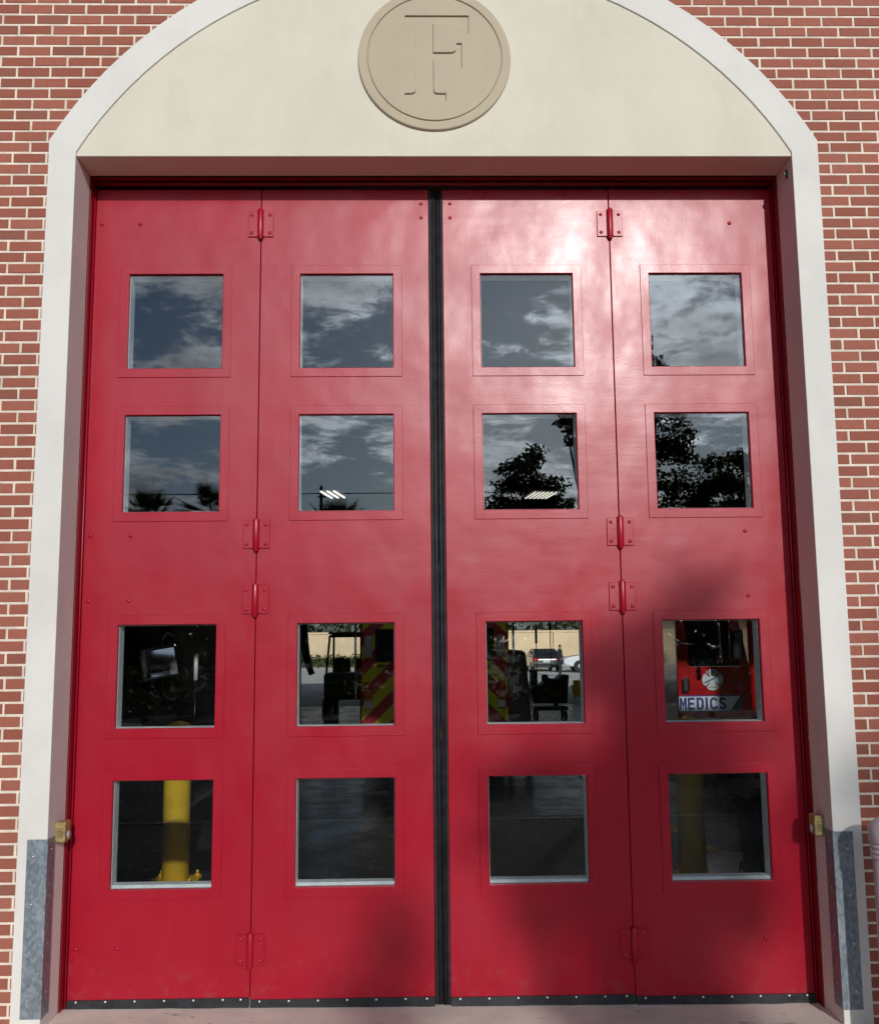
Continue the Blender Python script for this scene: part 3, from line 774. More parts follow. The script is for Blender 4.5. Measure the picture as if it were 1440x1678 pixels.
tilted(mb).build('mirror_glass', 'mirror_face', mr)
mb = MB(); mb.tube([(-2.9, 5.7, 1.25), (-2.74, 4.9, 1.30), (-2.70, 4.56, 1.36), (-2.69, 4.55, 1.52)], .018, 10); mb.tube([(-2.9, 5.75, 1.95), (-2.75, 4.9, 1.98), (-2.72, 4.56, 1.9), (-2.72, 4.56, 1.84)], .014, 10); mb.build('mirror_arm', 'black_paint', mr)
mb = MB(); mb.tube([(-2.341, 4.45, 1.505), (-2.341, 4.45, 1.765)], .021, 14); gp = mb.build('guide_pole', 'white_paint', t)
mb = MB(); mb.tube([(-2.90, 4.86, .60), (-2.5, 4.5, .75), (-2.345, 4.45, 1.0), (-2.341, 4.45, 1.504)], .008, 8); mb.build('pole_stem', 'black_paint', gp)

# red fire engine in the right bay with its cab door swung open
ex0, ey0 = 4.16, 7.32
t = thing('fire_engine', 'red fire engine with its cab door open, showing a round white emblem and MEDICS band', 'fire engine', (5.3, 9.5, -.15))
mb = MB(); mb.box(ex0, ex0+2.35, ey0+.06, ey0+8.0, .40, 2.95, bev=.06, seg=3); mb.build('body', 'truck_red', t)
mb = MB(); mb.box(ex0+.12, ex0+2.23, ey0+.035, ey0+.062, 1.45, 2.55, bev=.01); mb.build('windscreen', 'car_glass', t)
mb = MB(); mb.box(ex0-.05, ex0+2.4, ey0-.45, ey0+.05, .35, .68, bev=.05, seg=3); mb.build('bumper', 'chrome', t)
for s in (0, 1):
    mb = MB(); mb.box(ex0+.12+s*1.75, ex0+.48+s*1.75, ey0+.02, ey0+.062, .95, 1.18, bev=.02); mb.build('headlight', 'light_clear', t)
    for d in (1.6, 6.2): wheel(t, ex0+.22+s*1.9, ey0+d, .36, .50, .36)
# the door: panel with window hole, outer face towards us
X0, X1 = 3.188, 4.12; Yd = 7.30
def P2(*a): return a
mb = MB()
mb.prism([(X0, .86), (X1, .86), (X1, 1.50), (X0, 1.50)], 'Y', Yd, Yd+.07)                        # lower panel
mb.prism([(X0, 1.502), (X0+.16, 1.502), (X0+.10, 2.32), (X0, 2.32)], 'Y', Yd, Yd+.07)            # rear post
mb.prism([(X1-.12, 1.502), (X1, 1.502), (X1-.16, 2.32), (X1-.30, 2.32)], 'Y', Yd, Yd+.07)        # raked front post
mb.prism([(X0, 2.322), (X1-.16, 2.322), (X1-.18, 2.40), (X0, 2.40)], 'Y', Yd, Yd+.07)
dr = mb.build('cab_door', 'truck_red', t, bevel=.008)
mb = MB(); mb.prism([(X0+.162, 1.505), (X1-.122, 1.505), (X1-.30, 2.318), (X0+.102, 2.318)], 'Y', Yd+.03, Yd+.038); mb.build('door_window', 'car_glass', dr)
mb = MB(); mb.prism([(X0+.002, .925), (X1-.28, .925), (X1-.09, 1.140), (X0+.002, 1.140)], 'Y', Yd-.004, Yd-.0005); mb.build('band_edge', 'lettering_blue', dr)
mb = MB(); mb.prism([(X0+.003, .945), (X0+.66, .945), (X0+.79, 1.125), (X0+.003, 1.125)], 'Y', Yd-.008, Yd-.0042); mb.build('band', 'stripe_white', dr)
mb = MB(); mb.prism([(X0+.663, .945), (X0+.76, .945), (X0+.865, 1.125), (X0+.793, 1.125)], 'Y', Yd-.008, Yd-.0042); mb.build('band_tip', 'dark_grey', dr)
lb = MB()
def stroke(pts, w, closed=False):
    """flat bold stroke along a polyline in the door's plane, mitred at the corners"""
    n_ = len(pts); L_ = []; R_ = []
    for i in range(n_):
        p0 = pts[i-1] if (i > 0 or closed) else None; p1 = pts[(i+1) % n_] if (i < n_-1 or closed) else None
        def nrm(a, c): d = math.hypot(c[0]-a[0], c[1]-a[1]); return (-(c[1]-a[1])/d, (c[0]-a[0])/d)
        na = nrm(p0, pts[i]) if p0 else None; nb = nrm(pts[i], p1) if p1 else None
        na = na or nb; nb = nb or na
        mx, mz = na[0]+nb[0], na[1]+nb[1]; k = w/2*2/(mx*mx+mz*mz)
        L_.append((pts[i][0]+mx*k, pts[i][1]+mz*k)); R_.append((pts[i][0]-mx*k, pts[i][1]-mz*k))
    for i in range(n_ if closed else n_-1):
        j = (i+1) % n_; lb.prism([L_[i], L_[j], R_[j], R_[i]], 'Y', Yd-.0100, Yd-.0083)
tz0, tz1, tw = .958, 1.112, .029
zb_, zt_ = tz0+tw/2, tz1-tw/2; zm = (tz0+tz1)/2
x_ = X0+.022
stroke([(x_, tz0), (x_, tz1)], tw*.9); stroke([(x_+.064, tz0), (x_+.064, tz1)], tw*.9)
stroke([(x_+.008, tz1-.012), (x_+.032, tz0+.045), (x_+.056, tz1-.012)], tw*.6)
x_ = X0+.128
stroke([(x_, tz0), (x_, tz1)], tw)
for zz, l_ in ((zb_, .076), (zm, .066), (zt_, .076)): stroke([(x_+.012, zz), (x_+l_, zz)], tw)
x_ = X0+.240
stroke([(x_, zb_), (x_, zt_), (x_+.042, zt_), (x_+.064, zt_-.022), (x_+.064, zb_+.022), (x_+.042, zb_)], tw, True)
x_ = X0+.356; stroke([(x_, tz0), (x_, tz1)], tw*1.05)
x_ = X0+.412
stroke([(x_+.070, zt_-.030), (x_+.064, zt_-.012), (x_+.048, zt_), (x_+.022, zt_), (x_, zt_-.024), (x_, zb_+.024), (x_+.022, zb_), (x_+.048, zb_), (x_+.064, zb_+.012), (x_+.070, zb_+.030)], tw)
x_ = X0+.530
stroke([(x_+.068, zt_-.024), (x_+.056, zt_-.004), (x_+.036, zt_), (x_+.012, zt_-.004), (x_, zt_-.024), (x_+.006, zt_-.044), (x_+.034, zm), (x_+.062, zb_+.044), (x_+.068, zb_+.026), (x_+.056, zb_+.005), (x_+.034, zb_), (x_+.010, zb_+.004), (x_-.001, zb_+.024)], tw)
lb.build('lettering', 'lettering_blue', dr)
# round emblem: four flared petals round a centre disc
ec = (X0+.447, 1.335)
mb = MB()
for q in range(4):
    a0 = q*math.pi/2
    pts = [(.030, -.66), (.122, -.70), (.134, -.45), (.138, 0), (.134, .45), (.122, .70), (.030, .66)]
    mb.prism([(ec[0]+r_*math.cos(a0+a), ec[1]+r_*math.sin(a0+a)) for r_, a in pts], 'Y', Yd-.006, Yd-.0005)
em = mb.build('emblem', 'emblem_white', dr)
mb = MB(); mb.lathe(ec[0], ec[1], [(.055, Yd-.0062), (.053, Yd-.009)], 28, 'Y'); mb.build('emblem_disc', 'emblem_white', dr)
mb = MB(); c_, s_ = math.cos(R(24)), math.sin(R(24)); L_, w_ = .118, .009
mb.prism([(ec[0]+a*c_-b_*s_, ec[1]+.008+a*s_+b_*c_) for a, b_ in ((-L_, -w_), (L_, -w_), (L_, w_), (-L_, w_))], 'Y', Yd-.012, Yd-.0092)
for k in range(7):
    a = -.045+k*.015
    mb.box(ec[0]+a-.005, ec[0]+a+.005, Yd-.0075, Yd-.0062, ec[1]+.090, ec[1]+.104); mb.box(ec[0]+a-.005, ec[0]+a+.005, Yd-.0075, Yd-.0062, ec[1]-.106, ec[1]-.092)
mb.build('emblem_mark', 'emblem_dark', dr)
mb = MB(); mb.box(X0+.05, X0+.14, Yd-.03, Yd-.001, 1.17, 1.36, bev=.03, seg=2); mb.build('door_handle', 'black_plastic', dr)
# chrome mirror on its arms in front of the cab
mb = MB(); mb.tube([(3.565, 6.72, 1.56), (3.565, 6.70, 1.66), (3.57, 6.68, 1.74), (3.565, 6.68, 2.02), (3.54, 6.70, 2.10)], [.030, .034, .014, .016, .045], 14)
mb.tube([(3.57, 6.68, 1.76), (3.47, 6.68, 1.765), (3.40, 6.70, 1.80)], [.014, .028, .008], 12)
mb.tube([(3.05, 6.85, 1.86), (3.14, 6.82, 1.805), (3.29, 6.8, 1.80)], [.010, .018, .013], 10)
mr = mb.build('mirror', 'chrome', t)
mb = MB(); mb.box(3.72, 3.86, 6.66, 6.74, 1.60, 1.96, bev=.03, seg=3); mb.build('mirror_head', 'black_paint', mr)
mb = MB(); mb.tube([(3.69, 6.70, 1.60), (3.69, 6.70, 2.10)], .008, 8); mb.tube([(3.86, 6.7, 1.96), (3.69, 6.7, 2.0)], .008, 8); mb.build('mirror_arm', 'chrome', mr)

# turnout coats rack, locker, bin and other kit seen through the glass
t = thing('wheeled_bin', 'black wheeled bin behind the lower window of the rightmost door leaf', 'bin', (2.78, 2.75, -.15))
mb = MB(); mb.prism([(2.56, -.05), (3.02, -.05), (3.06, .60), (2.50, .60)], 'Y', 2.5, 2.98); mb.build('tub', 'black_plastic', t, bevel=.02)
mb = MB(); mb.prism([(2.44, .605), (3.1, .605), (3.08, .66), (2.52, .69)], 'Y', 2.44, 3.02); mb.build('lid', 'black_plastic', t, bevel=.01)
for s in (0, 1): wheel(t, 2.56+s*.44, 2.95, -.06, .09, .05)
t = thing('tool_cabinet', 'dark grey wheeled cabinet with a sloping side beside the chevron truck', 'cabinet', (1.45, 10.6, -.15))
mb = MB(); mb.prism([(1.24, .10), (1.66, .10), (1.56, 1.66), (1.50, 1.70), (1.24, 1.72)], 'Y', 10.3, 10.9); mb.build('body', 'dark_grey', t, bevel=.03)
for a in (1.3, 1.6):
    for b_ in (10.4, 10.8): wheel(t, a, b_, -.03, .12, .05)
mb = MB(); mb.lathe(1.36, 1.0, [(.08, 10.295), (.075, 10.275), (.05, 10.27), (.045, 10.295)], 18, 'Y'); mb.build('gauge', 'silver_paint', t)
# black rolling tub
cx0, cy0 = 3.22, 20.0
t = thing('rolling_tub', 'black rolling tub on castors standing near the open rear bay', 'cart', (cx0, cy0, -.15))
mb = MB(); mb.prism([(cx0-.48, .28), (cx0+.34, .28), (cx0+.40, .98), (cx0+.22, .96), (cx0+.1, .86), (cx0-.1, .90), (cx0-.3, .72), (cx0-.62, .72)], 'Y', cy0-.4, cy0+.4); mb.build('tub', 'black_plastic', t, bevel=.03)
mb = MB(); mb.box(cx0-.5, cx0+.36, cy0-.36, cy0+.36, .10, .2, bev=.01); mb.tube([(cx0+.1, cy0, .19), (cx0+.1, cy0, .30)], .06, 10); mb.build('frame', 'black_paint', t)
for a in (-.42, .30):
    for b_ in (-.3, .3): wheel(t, cx0+a, cy0+b_, -.03, .12, .06)
mb = MB(); mb.box(cx0-.55, cx0-.36, cy0-.1, cy0+.1, .721, 1.10, bev=.02); mb.box(cx0-.25, cx0-.08, cy0-.1, cy0+.1, .80, .98, bev=.04); mb.build('canister', 'black_plastic', t)
# utility cart with roll cage, left of the truck
ux, uy = -1.92, 21.0
t = thing('utility_cart', 'dark utility cart with a roll cage seen past the left of the chevron truck', 'utility cart', (ux, uy, -.15))
mb = MB(); mb.box(ux-.62, ux+.62, uy-1.4, uy-.2, .45, 1.08, bev=.08, seg=3); mb.box(ux-.66, ux+.66, uy-.19, uy+1.4, .35, .75, bev=.06, seg=2); mb.build('body', 'hedge_leaf' if False else 'dark_grey', t)
mb = MB()
for s in (-1, 1):
    mb.tube([(ux+s*.6, uy-.9, 1.0), (ux+s*.56, uy-.35, 2.0), (ux+s*.56, uy+.9, 2.05), (ux+s*.6, uy+1.3, .8)], .03, 10)
mb.tube([(ux-.56, uy-.35, 2.0), (ux+.56, uy-.35, 2.0)], .03, 10); mb.tube([(ux-.56, uy+.9, 2.05), (ux+.56, uy+.9, 2.05)], .03, 10)
mb.build('roll_cage', 'black_paint', t)
mb = MB(); mb.box(ux-.6, ux+.6, uy-.4, uy+1.0, 2.06, 2.11, bev=.02); mb.build('canopy', 'black_plastic', t)
for s in (-1, 1):
    mb = MB(); mb.box(ux+s*.3-.24, ux+s*.3+.24, uy+.2, uy+.4, .76, 1.42, bev=.06, seg=2); mb.build('seat', 'black_plastic', t)
    for d in (-.9, .95): wheel(t, ux+s*.55, uy+d, .15, .30, .24)
mb = MB(); mb.tube([(ux-.3, uy-.2, 1.0), (ux-.3, uy-.05, 1.25)], .025, 8); mb.lathe(ux-.3, 1.28, [(.17, uy-.03), (.18, uy-.015), (.17, uy)], 20, 'Y'); mb.build('steering_wheel', 'black_plastic', t)
# exhaust hose hanging from the ceiling at the left of the rear bay
mb = MB(); mb.tube([(-2.80, 17.5, 5.9), (-2.80, 17.5, 2.2), (-2.78, 17.5, 1.75), (-2.70, 17.5, 1.4), (-2.60, 17.5, 1.12)], [.09, .09, .11, .08, .07], 12); o = mb.build('exhaust_hose', 'black_plastic'); tag(o, 'black exhaust hose hanging from the ceiling by the rear opening', 'hose')
for i, (x, lab) in enumerate(((3.32, 'thin cord hanging in the rear bay opening above the dark car'), (3.74, 'dark cord with handle hanging in the rear bay opening left of the person'))):
    mb = MB(); mb.tube([(x, 24.0, 5.9), (x, 24.0, .9)], .014, 6); mb.tube([(x, 24.0, 1.75+i*.4), (x, 24.0, 2.15+i*.4)], .035, 8)
    o = mb.build('pull_cord', 'black_plastic'); tag(o, lab, 'cord', 'cords in the rear bay opening')
# yellow bucket out at the back
t = thing('mop_bucket', 'yellow mop bucket on the bright floor in the rear bay opening', 'bucket', (5.05, 29.0, GZ))
qx, qy = 5.28, 29.0
t.location = (qx, qy, GZ)
mb = MB(); mb.prism([(qx-.16, -.10), (qx+.16, -.10), (qx+.2, .30), (qx-.2, .30)], 'Y', qy-.2, qy+.2); mb.build('bucket', 'yellow_paint', t, bevel=.02)
mb = MB(); mb.box(qx-.13, qx+.13, qy-.14, qy+.14, .301, .46, bev=.02); mb.build('wringer', 'yellow_paint', t)
for a in (-.12, .12): wheel(t, qx+a, qy-.1, GZ+.05, .05, .03)
# ceiling lights
def bay_light(x, y, z, rz, n, lab, gap=.095, tr_=.028, lm='lamp_far'):
    t = thing('ceiling_light', lab, 'light', (x, y, z), 'lit ceiling fittings in the bay')
    Mr = Matrix.Translation((x, y, z)) @ Matrix.Rotation(rz, 4, 'Z')
    W2 = n*gap/2+.02
    mb = MB(); mb.box(-W2, W2, -.62, .62, .03, .09, bev=.008); bmesh.ops.transform(mb.b, matrix=Mr, verts=mb.b.verts[:]); mb.build('housing', 'black_plastic', t)
    for k in range(n):
        a = (k-(n-1)/2)*gap
        mb = MB(); mb.tube([(a, -.58, 0), (a, .58, 0)], tr_, 10); bmesh.ops.transform(mb.b, matrix=Mr, verts=mb.b.verts[:]); mb.build('tube', lm, t)
bay_light(-2.36, 20.0, 5.66, R(-9), 3, 'lit ceiling light of three tubes seen in the upper left doors', .17, .022)
bay_light(3.06, 20.0, 5.60, R(7), 6, 'lit ceiling light of six thin tubes seen in the upper right doors', .11, .011)

bay_light(-2.15, 7.0, 5.60, 0, 3, 'added unseen ceiling light over the left side of the parked truck', .14, .028, 'lamp_fill')  # unseen fitting added to brighten the truck's rear and the bay
bay_light(2.43, 7.0, 5.60, 0, 3, 'added unseen ceiling light over the right side of the parked truck', .14, .028, 'lamp_fill')  # its unseen counterpart, also added as fill light

# ------------------------------------------------------------------ behind the station
mb = MB(); mb.box(-28, 36, 75.0, 75.3, GZ, 2.42); 
t = tag(mb.build('perimeter_wall', 'yard_wall'), 'long cream perimeter wall across the back of the yard', 'wall')
mb = MB(); mb.box(-28.1, 36.1, 74.9, 75.4, 2.421, 2.60, bev=.03)
mb.build('coping', 'yard_wall', t)
for x in (-14.5, -4.0, 3.2, 11.0, 19.0):
    mb = MB(); mb.box(x-.35, x+.35, 74.75, 74.999, GZ, 2.42); mb.build('pillar', 'yard_wall', t)
def leaves(name, m, blobs, size, seed, parent=None, asp=0.5):
    """crown of many small leaf faces spread through ellipsoid clumps (x, y, z, rx, ry, rz, count)"""
    rr = random.Random(seed); vs = []; fs = []
    for (bx_, by_, bz, rx, ry, rz, cnt) in blobs:
        for _ in range(cnt):
            while True:
                p = Vector((rr.uniform(-1, 1), rr.uniform(-1, 1), rr.uniform(-1, 1)))
                if p.length <= 1: break
            p = p*(0.55+0.45*rr.random()) if rr.random() < .5 else p
            c = Vector((bx_+p.x*rx, by_+p.y*ry, bz+p.z*rz))
            u = Vector((rr.gauss(0, 1), rr.gauss(0, 1), rr.gauss(0, .7))).normalized(); w = u.orthogonal().normalized()
            w = (Matrix.Rotation(rr.uniform(0, 6.28), 3, u) @ w)
            L_ = size*rr.uniform(.6, 1.4); k = len(vs)
            vs += [c-u*L_, c-w*L_*asp, c+u*L_, c+w*L_*asp]; fs.append((k, k+1, k+2, k+3))
    off = worldloc(parent)
    me = bpy.data.meshes.new(name); me.from_pydata([v-off for v in vs], [], fs); me.materials.append(MATS[m])
    o = bpy.data.objects.new(name, me); COL.objects.link(o); o.parent = parent; return o
rr = random.Random(3)
tag(leaves('hedge', 'hedge_leaf', [(-11+k*.55, 74.2, .35, .42, .4, .55, 120) for k in range(16)], .12, 5), 'low green hedge along the foot of the cream yard wall', 'hedge')
o = leaves('treeline', 'leaf', [(-30+k*2.6+rr.uniform(-1, 1), 84+rr.uniform(-3, 3), 4.5+rr.uniform(-1, 2), 2.4, 2.2, 3.8+rr.uniform(-1, 1.5), 420) for k in range(28)], .32, 8); tag(o, kind='stuff', label='dark trees massed beyond the cream yard wall', cat='trees')

def car(name, lab, cat, x, y, rz, paint, suv=False):
    L2, Wd = (2.35, .92) if not suv else (2.5, .98)
    t = thing(name, lab, cat, (x, y, GZ+.004)); g0 = GZ+.004
    # built along +X with the nose at +X, then turned
    up = .12 if suv else 0
    prof = [(-L2, .42+up), (-L2+.02, .85+up), (-L2+.25, 1.0+up), (L2-1.15, .98+up), (L2-.2, .82+up), (L2, .62+up), (L2-.03, .38+up), (L2-.5, .26+up), (-L2+.5, .26+up)]
    M = Matrix.Translation((x, y, g0)) @ Matrix.Rotation(rz, 4, 'Z')
    def put(mb, *a, **k): bmesh.ops.transform(mb.b, matrix=M, verts=mb.b.verts[:]); return mb.build(*a, **k)
    mb = MB(); mb.prism(prof, 'Y', -Wd, Wd); put(mb, 'body', paint, t, bevel=.09, seg=3)
    top = 1.46 if not suv else 1.76
    rear = -L2+.62 if not suv else -L2+.12
    cab = [(rear-.42 if not suv else rear, .98+up), (rear+.18, top-.04), (rear+.5, top), (.25, top), (.55, top-.04), (1.25, .97+up)]
    def cabin(mb, inset, zshift):
        b = mb.b; A = []; B = []
        for px, pz in cab:
            wy = Wd-.06-inset if pz < 1.2+up else Wd-.24-inset
            A.append(b.verts.new((px, -wy, pz+zshift))); B.append(b.verts.new((px, wy, pz+zshift)))
        b.faces.new(A); b.faces.new(B[::-1]); n_ = len(cab)
        for i in range(n_): b.faces.new((A[(i+1) % n_], A[i], B[i], B[(i+1) % n_]))
        return mb
    put(cabin(MB(), 0.0, 0.0), 'cabin', paint, t, bevel=.05, seg=2)
    # windows as slightly proud dark panels
    wz0, wz1 = 1.04+up, top-.10
    for s in (-1, 1):
        mb = MB(); yb, yt = s*(Wd-.055), s*(Wd-.215)
        for xa, xb in ((rear+.25, -.35), (-.28, .72)):
            q = [(xa, yb, wz0), (xb+.2, yb, wz0), (xb-.15, yt, wz1), (xa+.1, yt, wz1)]
            a = [mb.b.verts.new(p) for p in q]; c = [mb.b.verts.new((p[0], p[1]-s*.02, p[2])) for p in q]
            mb.b.faces.new(a); mb.b.faces.new(c[::-1])
            for i in range(4): mb.b.faces.new((a[i], c[i], c[(i+1) % 4], a[(i+1) % 4]))
        put(mb, 'side_window', 'car_glass', t)
    def slab(name, x0, z0, x1, z1, w0, w1, dirx):
        mb = MB(); q = [(x0, -w0, z0), (x0, w0, z0), (x1, w1, z1), (x1, -w1, z1)]
        a = [mb.b.verts.new(p) for p in q]; c = [mb.b.verts.new((p[0]-dirx*.03, p[1], p[2]-.02)) for p in q]
        mb.b.faces.new(a); mb.b.faces.new(c[::-1])
        for i in range(4): mb.b.faces.new((a[i], c[i], c[(i+1) % 4], a[(i+1) % 4]))
        put(mb, name, 'car_glass', t)
    slab('windscreen', 1.20, 1.02+up, .62, top-.09, Wd-.12, Wd-.28, 1)
    r0 = cab[0]; slab('rear_window', r0[0]+(.0 if suv else .08)-.015, 1.04+up, rear+.14-.02, top-.09, Wd-.14, Wd-.28, -1)
    for s in (-1, 1):
        mb = MB(); mb.box(-L2-.015, -L2+.12, s*(Wd-.2)-.16, s*(Wd-.2)+.16, .70+up, .90+up, bev=.03); put(mb, 'tail_light', 'light_red', t)
        mb = MB(); mb.box(L2-.22, L2-.02, s*(Wd-.22)-.18, s*(Wd-.22)+.18, .62+up, .78+up, bev=.03); put(mb, 'headlight', 'light_clear', t)
    mb = MB(); mb.box(-L2-.02, -L2+.02, -.26, .26, .60+up, .74+up, bev=.01); put(mb, 'number_plate', 'light_clear', t)
    mb = MB(); mb.box(L2-.06, L2+.012, -.45, .45, .45+up, .66+up, bev=.02); put(mb, 'grille', 'black_plastic', t)
    r = .33 if not suv else .39
    for sx in (-1.45, 1.5):
        for s in (-1, 1):
            mb = MB(); yy = s*(Wd-.10)
            mb.lathe(sx, r, [(r*.6, yy-.11), (r*.95, yy-.11), (r, yy-.07), (r, yy+.08), (r*.95, yy+.115), (r*.6, yy+.115)], 26, 'Y'); wh = put(mb, 'wheel', 'tyre', t)
            mb = MB(); mb.lathe(sx, r, [(r*.15, yy-.125), (r*.6, yy-.1), (r*.6, yy+.1), (r*.15, yy+.125)], 22, 'Y'); bmesh.ops.transform(mb.b, matrix=M, verts=mb.b.verts[:]); mb.build('rim', 'rim', wh)
    return t
car('parked_car', 'dark saloon car parked in the rear yard, tail lights towards the bay', 'car', 7.9, 60.5, R(92), 'car_dark')
car('parked_suv', 'white sport utility car parked nose left beside the person in the rear yard', 'car', 11.25, 57.0, R(178), 'white_paint', suv=True)

# person standing between the two cars
def person(x, y, gz, rz, lab):
    t = thing('person', lab, 'person', (x, y, gz))
    J = {'pelvis': (0, 0, .95, .155), 'waist': (0, 0, 1.10, .145), 'chest': (0, .01, 1.32, .165), 'neck0': (0, .01, 1.48, .075), 'neck': (0, -.01, 1.54, .060), 'head': (0, -.035, 1.63, .088), 'crown': (0, -.04, 1.72, .075),
         'hipl': (-.10, 0, .90, .105), 'kneel': (-.12, -.03, .50, .068), 'anklel': (-.13, .02, .10, .045), 'toel': (-.15, -.13, .05, .042),
         'hipr': (.10, 0, .90, .105), 'kneer': (.12, .0, .50, .068), 'ankler': (.13, .05, .10, .045), 'toer': (.15, -.10, .05, .042),
         'shl': (-.19, .01, 1.43, .072), 'ell': (-.27, .03, 1.16, .048), 'wrl': (-.24, -.10, .98, .032), 'hal': (-.235, -.15, .93, .032),
         'shr': (.19, .01, 1.43, .072), 'elr': (.27, .04, 1.16, .048), 'wrr': (.20, -.16, 1.08, .032), 'har': (.165, -.21, 1.07, .032)}
    E_ = [('pelvis','waist'),('waist','chest'),('chest','neck0'),('neck0','neck'),('neck','head'),('head','crown'),('pelvis','hipl'),('hipl','kneel'),('kneel','anklel'),('anklel','toel'),('pelvis','hipr'),('hipr','kneer'),('kneer','ankler'),('ankler','toer'),
          ('chest','shl'),('shl','ell'),('ell','wrl'),('wrl','hal'),('chest','shr'),('shr','elr'),('elr','wrr'),('wrr','har')]
    ks = list(J); me = bpy.data.meshes.new('body')
    me.from_pydata([J[k][:3] for k in ks], [(ks.index(a), ks.index(c)) for a, c in E_], [])
    o = bpy.data.objects.new('body_rig', me); COL.objects.link(o)
    sk = o.modifiers.new('skin', 'SKIN'); o.modifiers.new('sub', 'SUBSURF').levels = 2
    for i, k in enumerate(ks):
        v = me.skin_vertices[0].data[i]; v.radius = (J[k][3], J[k][3]); v.use_root = (k == 'pelvis')
    m2 = bpy.data.meshes.new_from_object(o.evaluated_get(bpy.context.evaluated_depsgraph_get()))
    bpy.data.objects.remove(o)
    bm = bmesh.new(); bm.from_mesh(m2)
    mb = MB(); mb.b.free(); mb.b = bm
    for hx, hy, hz, s in ((-.235, -.15, .93, -1), (.165, -.21, 1.07, 1)):
        for k in range(4):
            a = (k-1.5)*.016
            mb.tube([(hx+a, hy-.01, hz-.01), (hx+a, hy-.05, hz-.03), (hx+a, hy-.07+.008*abs(k-1.5), hz-.06)], [.009, .008, .006], 6)
        mb.tube([(hx-s*.02, hy, hz), (hx-s*.045, hy-.03, hz-.02)], [.011, .008], 6)
    mb.b.faces.ensure_lookup_table()
    for f in mb.b.faces:
        c = f.calc_center_median(); f.smooth = True
        hand = (abs(c.x) > .13 and c.y < -.115 and c.z < 1.13 and c.z > .80)
        f.material_index = 0 if (c.z > 1.525 or hand) else (2 if c.z < .10 else 1)
    bmesh.ops.transform(mb.b, matrix=Matrix.Translation((x, y, gz)) @ Matrix.Rotation(rz, 4, 'Z'), verts=mb.b.verts[:])
    mb.build('body', ['skin', 'navy_cloth', 'black_plastic'], t, fixn=False)
    h_ = MB(); bmesh.ops.create_uvsphere(h_.b, u_segments=18, v_segments=12, radius=.098)
    bmesh.ops.delete(h_.b, geom=[v for v in h_.b.verts if v.co.y < -.02 and v.co.z < .045 or v.co.z < -.05], context='VERTS')
    bmesh.ops.transform(h_.b, matrix=Matrix.Translation((x, y, gz)) @ Matrix.Rotation(rz, 4, 'Z') @ Matrix.Translation((0, -.03, 1.675)), verts=h_.b.verts[:])
    h_.build('hair', 'hair', t)
person(7.72, 50.5, GZ+.004, R(60), 'person in dark uniform standing beside the white car in the rear yard')

# ------------------------------------------------------------------ in front: what the glass and the sun see
def tree(lab, x, y, top, blobs, seed, trunk_r=.14, n_limbs=9, size=.10):
    t = thing('tree', lab, 'tree', (x, y, GZ-.02), 'trees across the drive')
    rr = random.Random(seed)
    mb = MB(); th = top*.55
    mb.tube([(x, y, GZ-.1), (x+.05, y, th*.35), (x-.04, y+.05, th*.7), (x+.06, y, th), (x+.1, y, top*.86)], [trunk_r*1.25, trunk_r, trunk_r*.8, trunk_r*.6, .02], 12)
    tk = mb.build('trunk', 'bark', t)
    lb = MB()
    for k in range(n_limbs):
        b_ = blobs[k % len(blobs)]; z0 = th*(.5+.5*rr.random())
        e = Vector((b_[0]+rr.uniform(-.5, .5)*b_[3], b_[1]+rr.uniform(-.5, .5)*b_[4], b_[2]+rr.uniform(-.3, .6)*b_[5]))
        s0 = Vector((x, y, z0)); mid_ = (s0+e)/2 + Vector((rr.uniform(-.2, .2), rr.uniform(-.2, .2), .25))
        lb.tube([s0, mid_, e], [trunk_r*.4, trunk_r*.22, .012], 7)
    lb.build('limb', 'bark', tk)
    leaves('crown', 'leaf', blobs, size, seed+50, t)
    return t
YT = -15.66
def blobset(spec, seed, dens, yc, r0=.26, r1=.5):
    """foliage clumps scattered within rough ellipses (x, z, rx, rz)"""
    rr = random.Random(seed); out = []
    for (x, z, rx, rz, k) in spec:
        for _ in range(k):
            a = rr.uniform(0, 6.28); q = math.sqrt(rr.random())
            r_ = rr.uniform(r0, r1)
            out.append((x+q*rx*math.cos(a), yc+rr.uniform(-1.0, 1.0), z+q*rz*math.sin(a), r_*1.25, r_*1.2, r_*.75, int(dens*r_*r_*r_*12)))
    return out
LOW = blobset([(2.50, 6.00, .16, .10, 7)], 10, 190, YT, .16, .28)
tree('nearest tree across the drive, high crown with one long low branch, shading the right doors', 3.9, YT, 8.3,
     LOW[:1] +
     blobset([(3.6, 6.75, .35, .55, 14), (3.95, 7.3, .32, .5, 12), (4.1, 7.9, .25, .3, 5), (4.12, 6.6, .22, .60, 14), (4.0, 5.95, .45, .18, 12), (4.05, 5.75, .4, .1, 8)], 11, 175, YT, .22, .38) + LOW[1:], 21, .15, 12, .075)
tree('bushy tree beyond the drive, mirrored in the third column of windows', 4.2, -29.7, 8.9,
     blobset([(3.6, 8.1, .5, .6, 9), (3.9, 7.2, 1.1, .7, 24), (4.4, 6.2, 1.7, .8, 30), (4.2, 5.0, 1.8, .9, 26), (2.9, 6.7, .5, .4, 7)], 12, 150, -29.7), 22, .2, 12, .085)
tree('tallest tree beyond the drive, mirrored in the fourth column of windows', 8.3, -29.7, 13.2,
     blobset([(8.2, 12.0, .7, .9, 11), (8.6, 10.6, 1.2, .9, 22), (8.9, 9.2, 1.3, .9, 24), (9.4, 7.6, 1.7, 1.1, 28), (8.6, 6.2, 2.0, 1.0, 26)], 13, 150, -29.7), 23, .26, 14, .085)
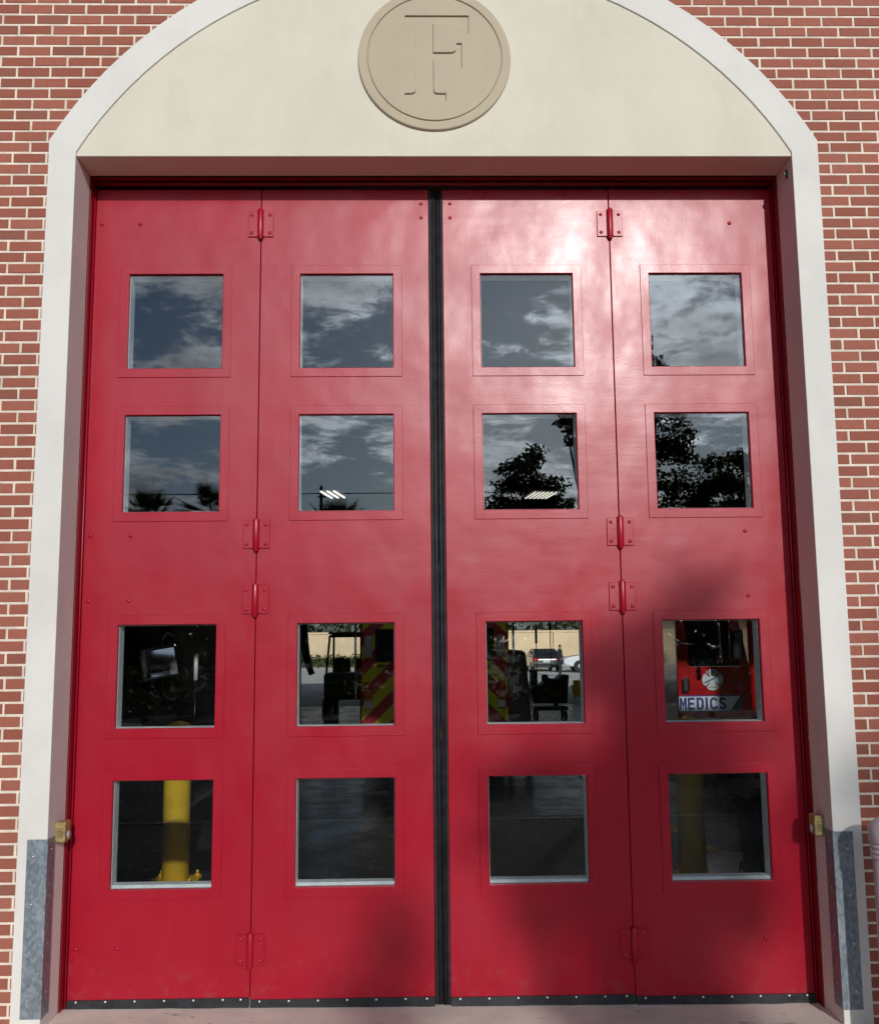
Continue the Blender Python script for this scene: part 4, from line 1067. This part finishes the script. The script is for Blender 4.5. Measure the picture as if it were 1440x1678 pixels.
tree('round tree beyond the drive at the right end of the row', 11.9, -30.4, 8.9,
     blobset([(12.0, 8.2, .8, .5, 10), (11.8, 7.2, 1.3, .7, 20), (11.6, 5.9, 1.6, .9, 26), (10.6, 6.6, .6, .5, 6)], 14, 150, -30.4), 24, .2, 10, .085)

def palm(x, y, z, lab, seed, rad=1.55):
    t = thing('palm_tree', lab, 'palm tree', (x, y, GZ-.02), 'palms beyond the car park')
    rr = random.Random(seed)
    mb = MB(); mb.tube([(x, y, GZ-.1), (x+.05, y, z*.3), (x, y+.03, z*.65), (x, y, z-.55)], [.20, .16, .15, .17], 12); mb.build('trunk', 'bark', t)
    vs = []; fs = []
    c0 = Vector((x, y, z-.55))
    for k in range(70):
        az_ = rr.uniform(0, 6.28); el = rr.uniform(-.5, 1.25); L_ = rad*rr.uniform(.75, 1.1)
        d = Vector((math.cos(az_)*math.cos(el), math.sin(az_)*math.cos(el), math.sin(el)))
        tip0 = c0 + d*L_*.55
        side = d.cross(Vector((0, 0, 1))).normalized()
        for j in range(13):                                # fan of narrow segments
            a = (j-6)/6*1.05
            dd = (d*math.cos(a) + side*math.sin(a)).normalized(); e = tip0 + dd*L_*.5*(1-.25*abs(a)) + Vector((0, 0, -.07*abs(a)))
            w = dd.cross(Vector((0, 0, 1))).normalized()*.022 + Vector((0, 0, .010)); i = len(vs)
            vs += [tip0-w, tip0+w, e]; fs.append((i, i+1, i+2))
        w = side*.012; i = len(vs); vs += [c0-w, c0+w, tip0+w, tip0-w]; fs.append((i, i+1, i+2, i+3))
    off = worldloc(t); me = bpy.data.meshes.new('crown'); me.from_pydata([v-off for v in vs], [], fs); me.materials.append(MATS['palm_leaf'])
    o = bpy.data.objects.new('crown', me); COL.objects.link(o); o.parent = t
palm(-9.9, -29.7, 6.75, 'fan palm mirrored at the bottom left of the second row window on the leftmost leaf', 1)
palm(-7.5, -29.2, 6.85, 'fan palm mirrored at the bottom right of the second row window on the leftmost leaf', 2)
palm(-3.1, -30.2, 6.45, 'fan palm mirrored beside the utility pole in the second column of windows', 3)
t = thing('utility_pole', 'thin wooden utility pole carrying one wire behind the palms', 'utility pole', (-3.2, -24.7, GZ-.02))
mb = MB(); mb.tube([(-3.2, -24.7, GZ-.1), (-3.2, -24.7, 6.75)], [.08, .045], 10); mb.build('pole', 'bark', t)
mb = MB(); mb.box(-3.32, -3.08, -24.78, -24.74, 6.38, 6.43); mb.build('crossarm', 'bark', t)
wp = [(-30+k*2.4, -24.7, 6.5 + .0006*((-30+k*2.4+3.2)**2)*.35) for k in range(15)]
mb = MB(); mb.tube(wp, .016, 6); mb.build('wire', 'black_plastic', t)
rr = random.Random(9)
o = leaves('far_treeline', 'leaf', [(-52+k*3.2+rr.uniform(-1, 1), -36.5+rr.uniform(-2, 2), 2.3+rr.uniform(-.4, .7), 2.6, 1.8, 2.7+rr.uniform(-.4, .5), 900) for k in range(34)], .36, 18); tag(o, kind='stuff', label='dark far trees beyond the car park', cat='trees')
o = leaves('clipped_hedge', 'hedge_leaf', [(-22+k*.9, -21.5+rr.uniform(-.2, .2), .55, .75, .6, .85, 160) for k in range(48)], .13, 19); tag(o, 'long clipped hedge along the far side of the front car park', 'hedge')
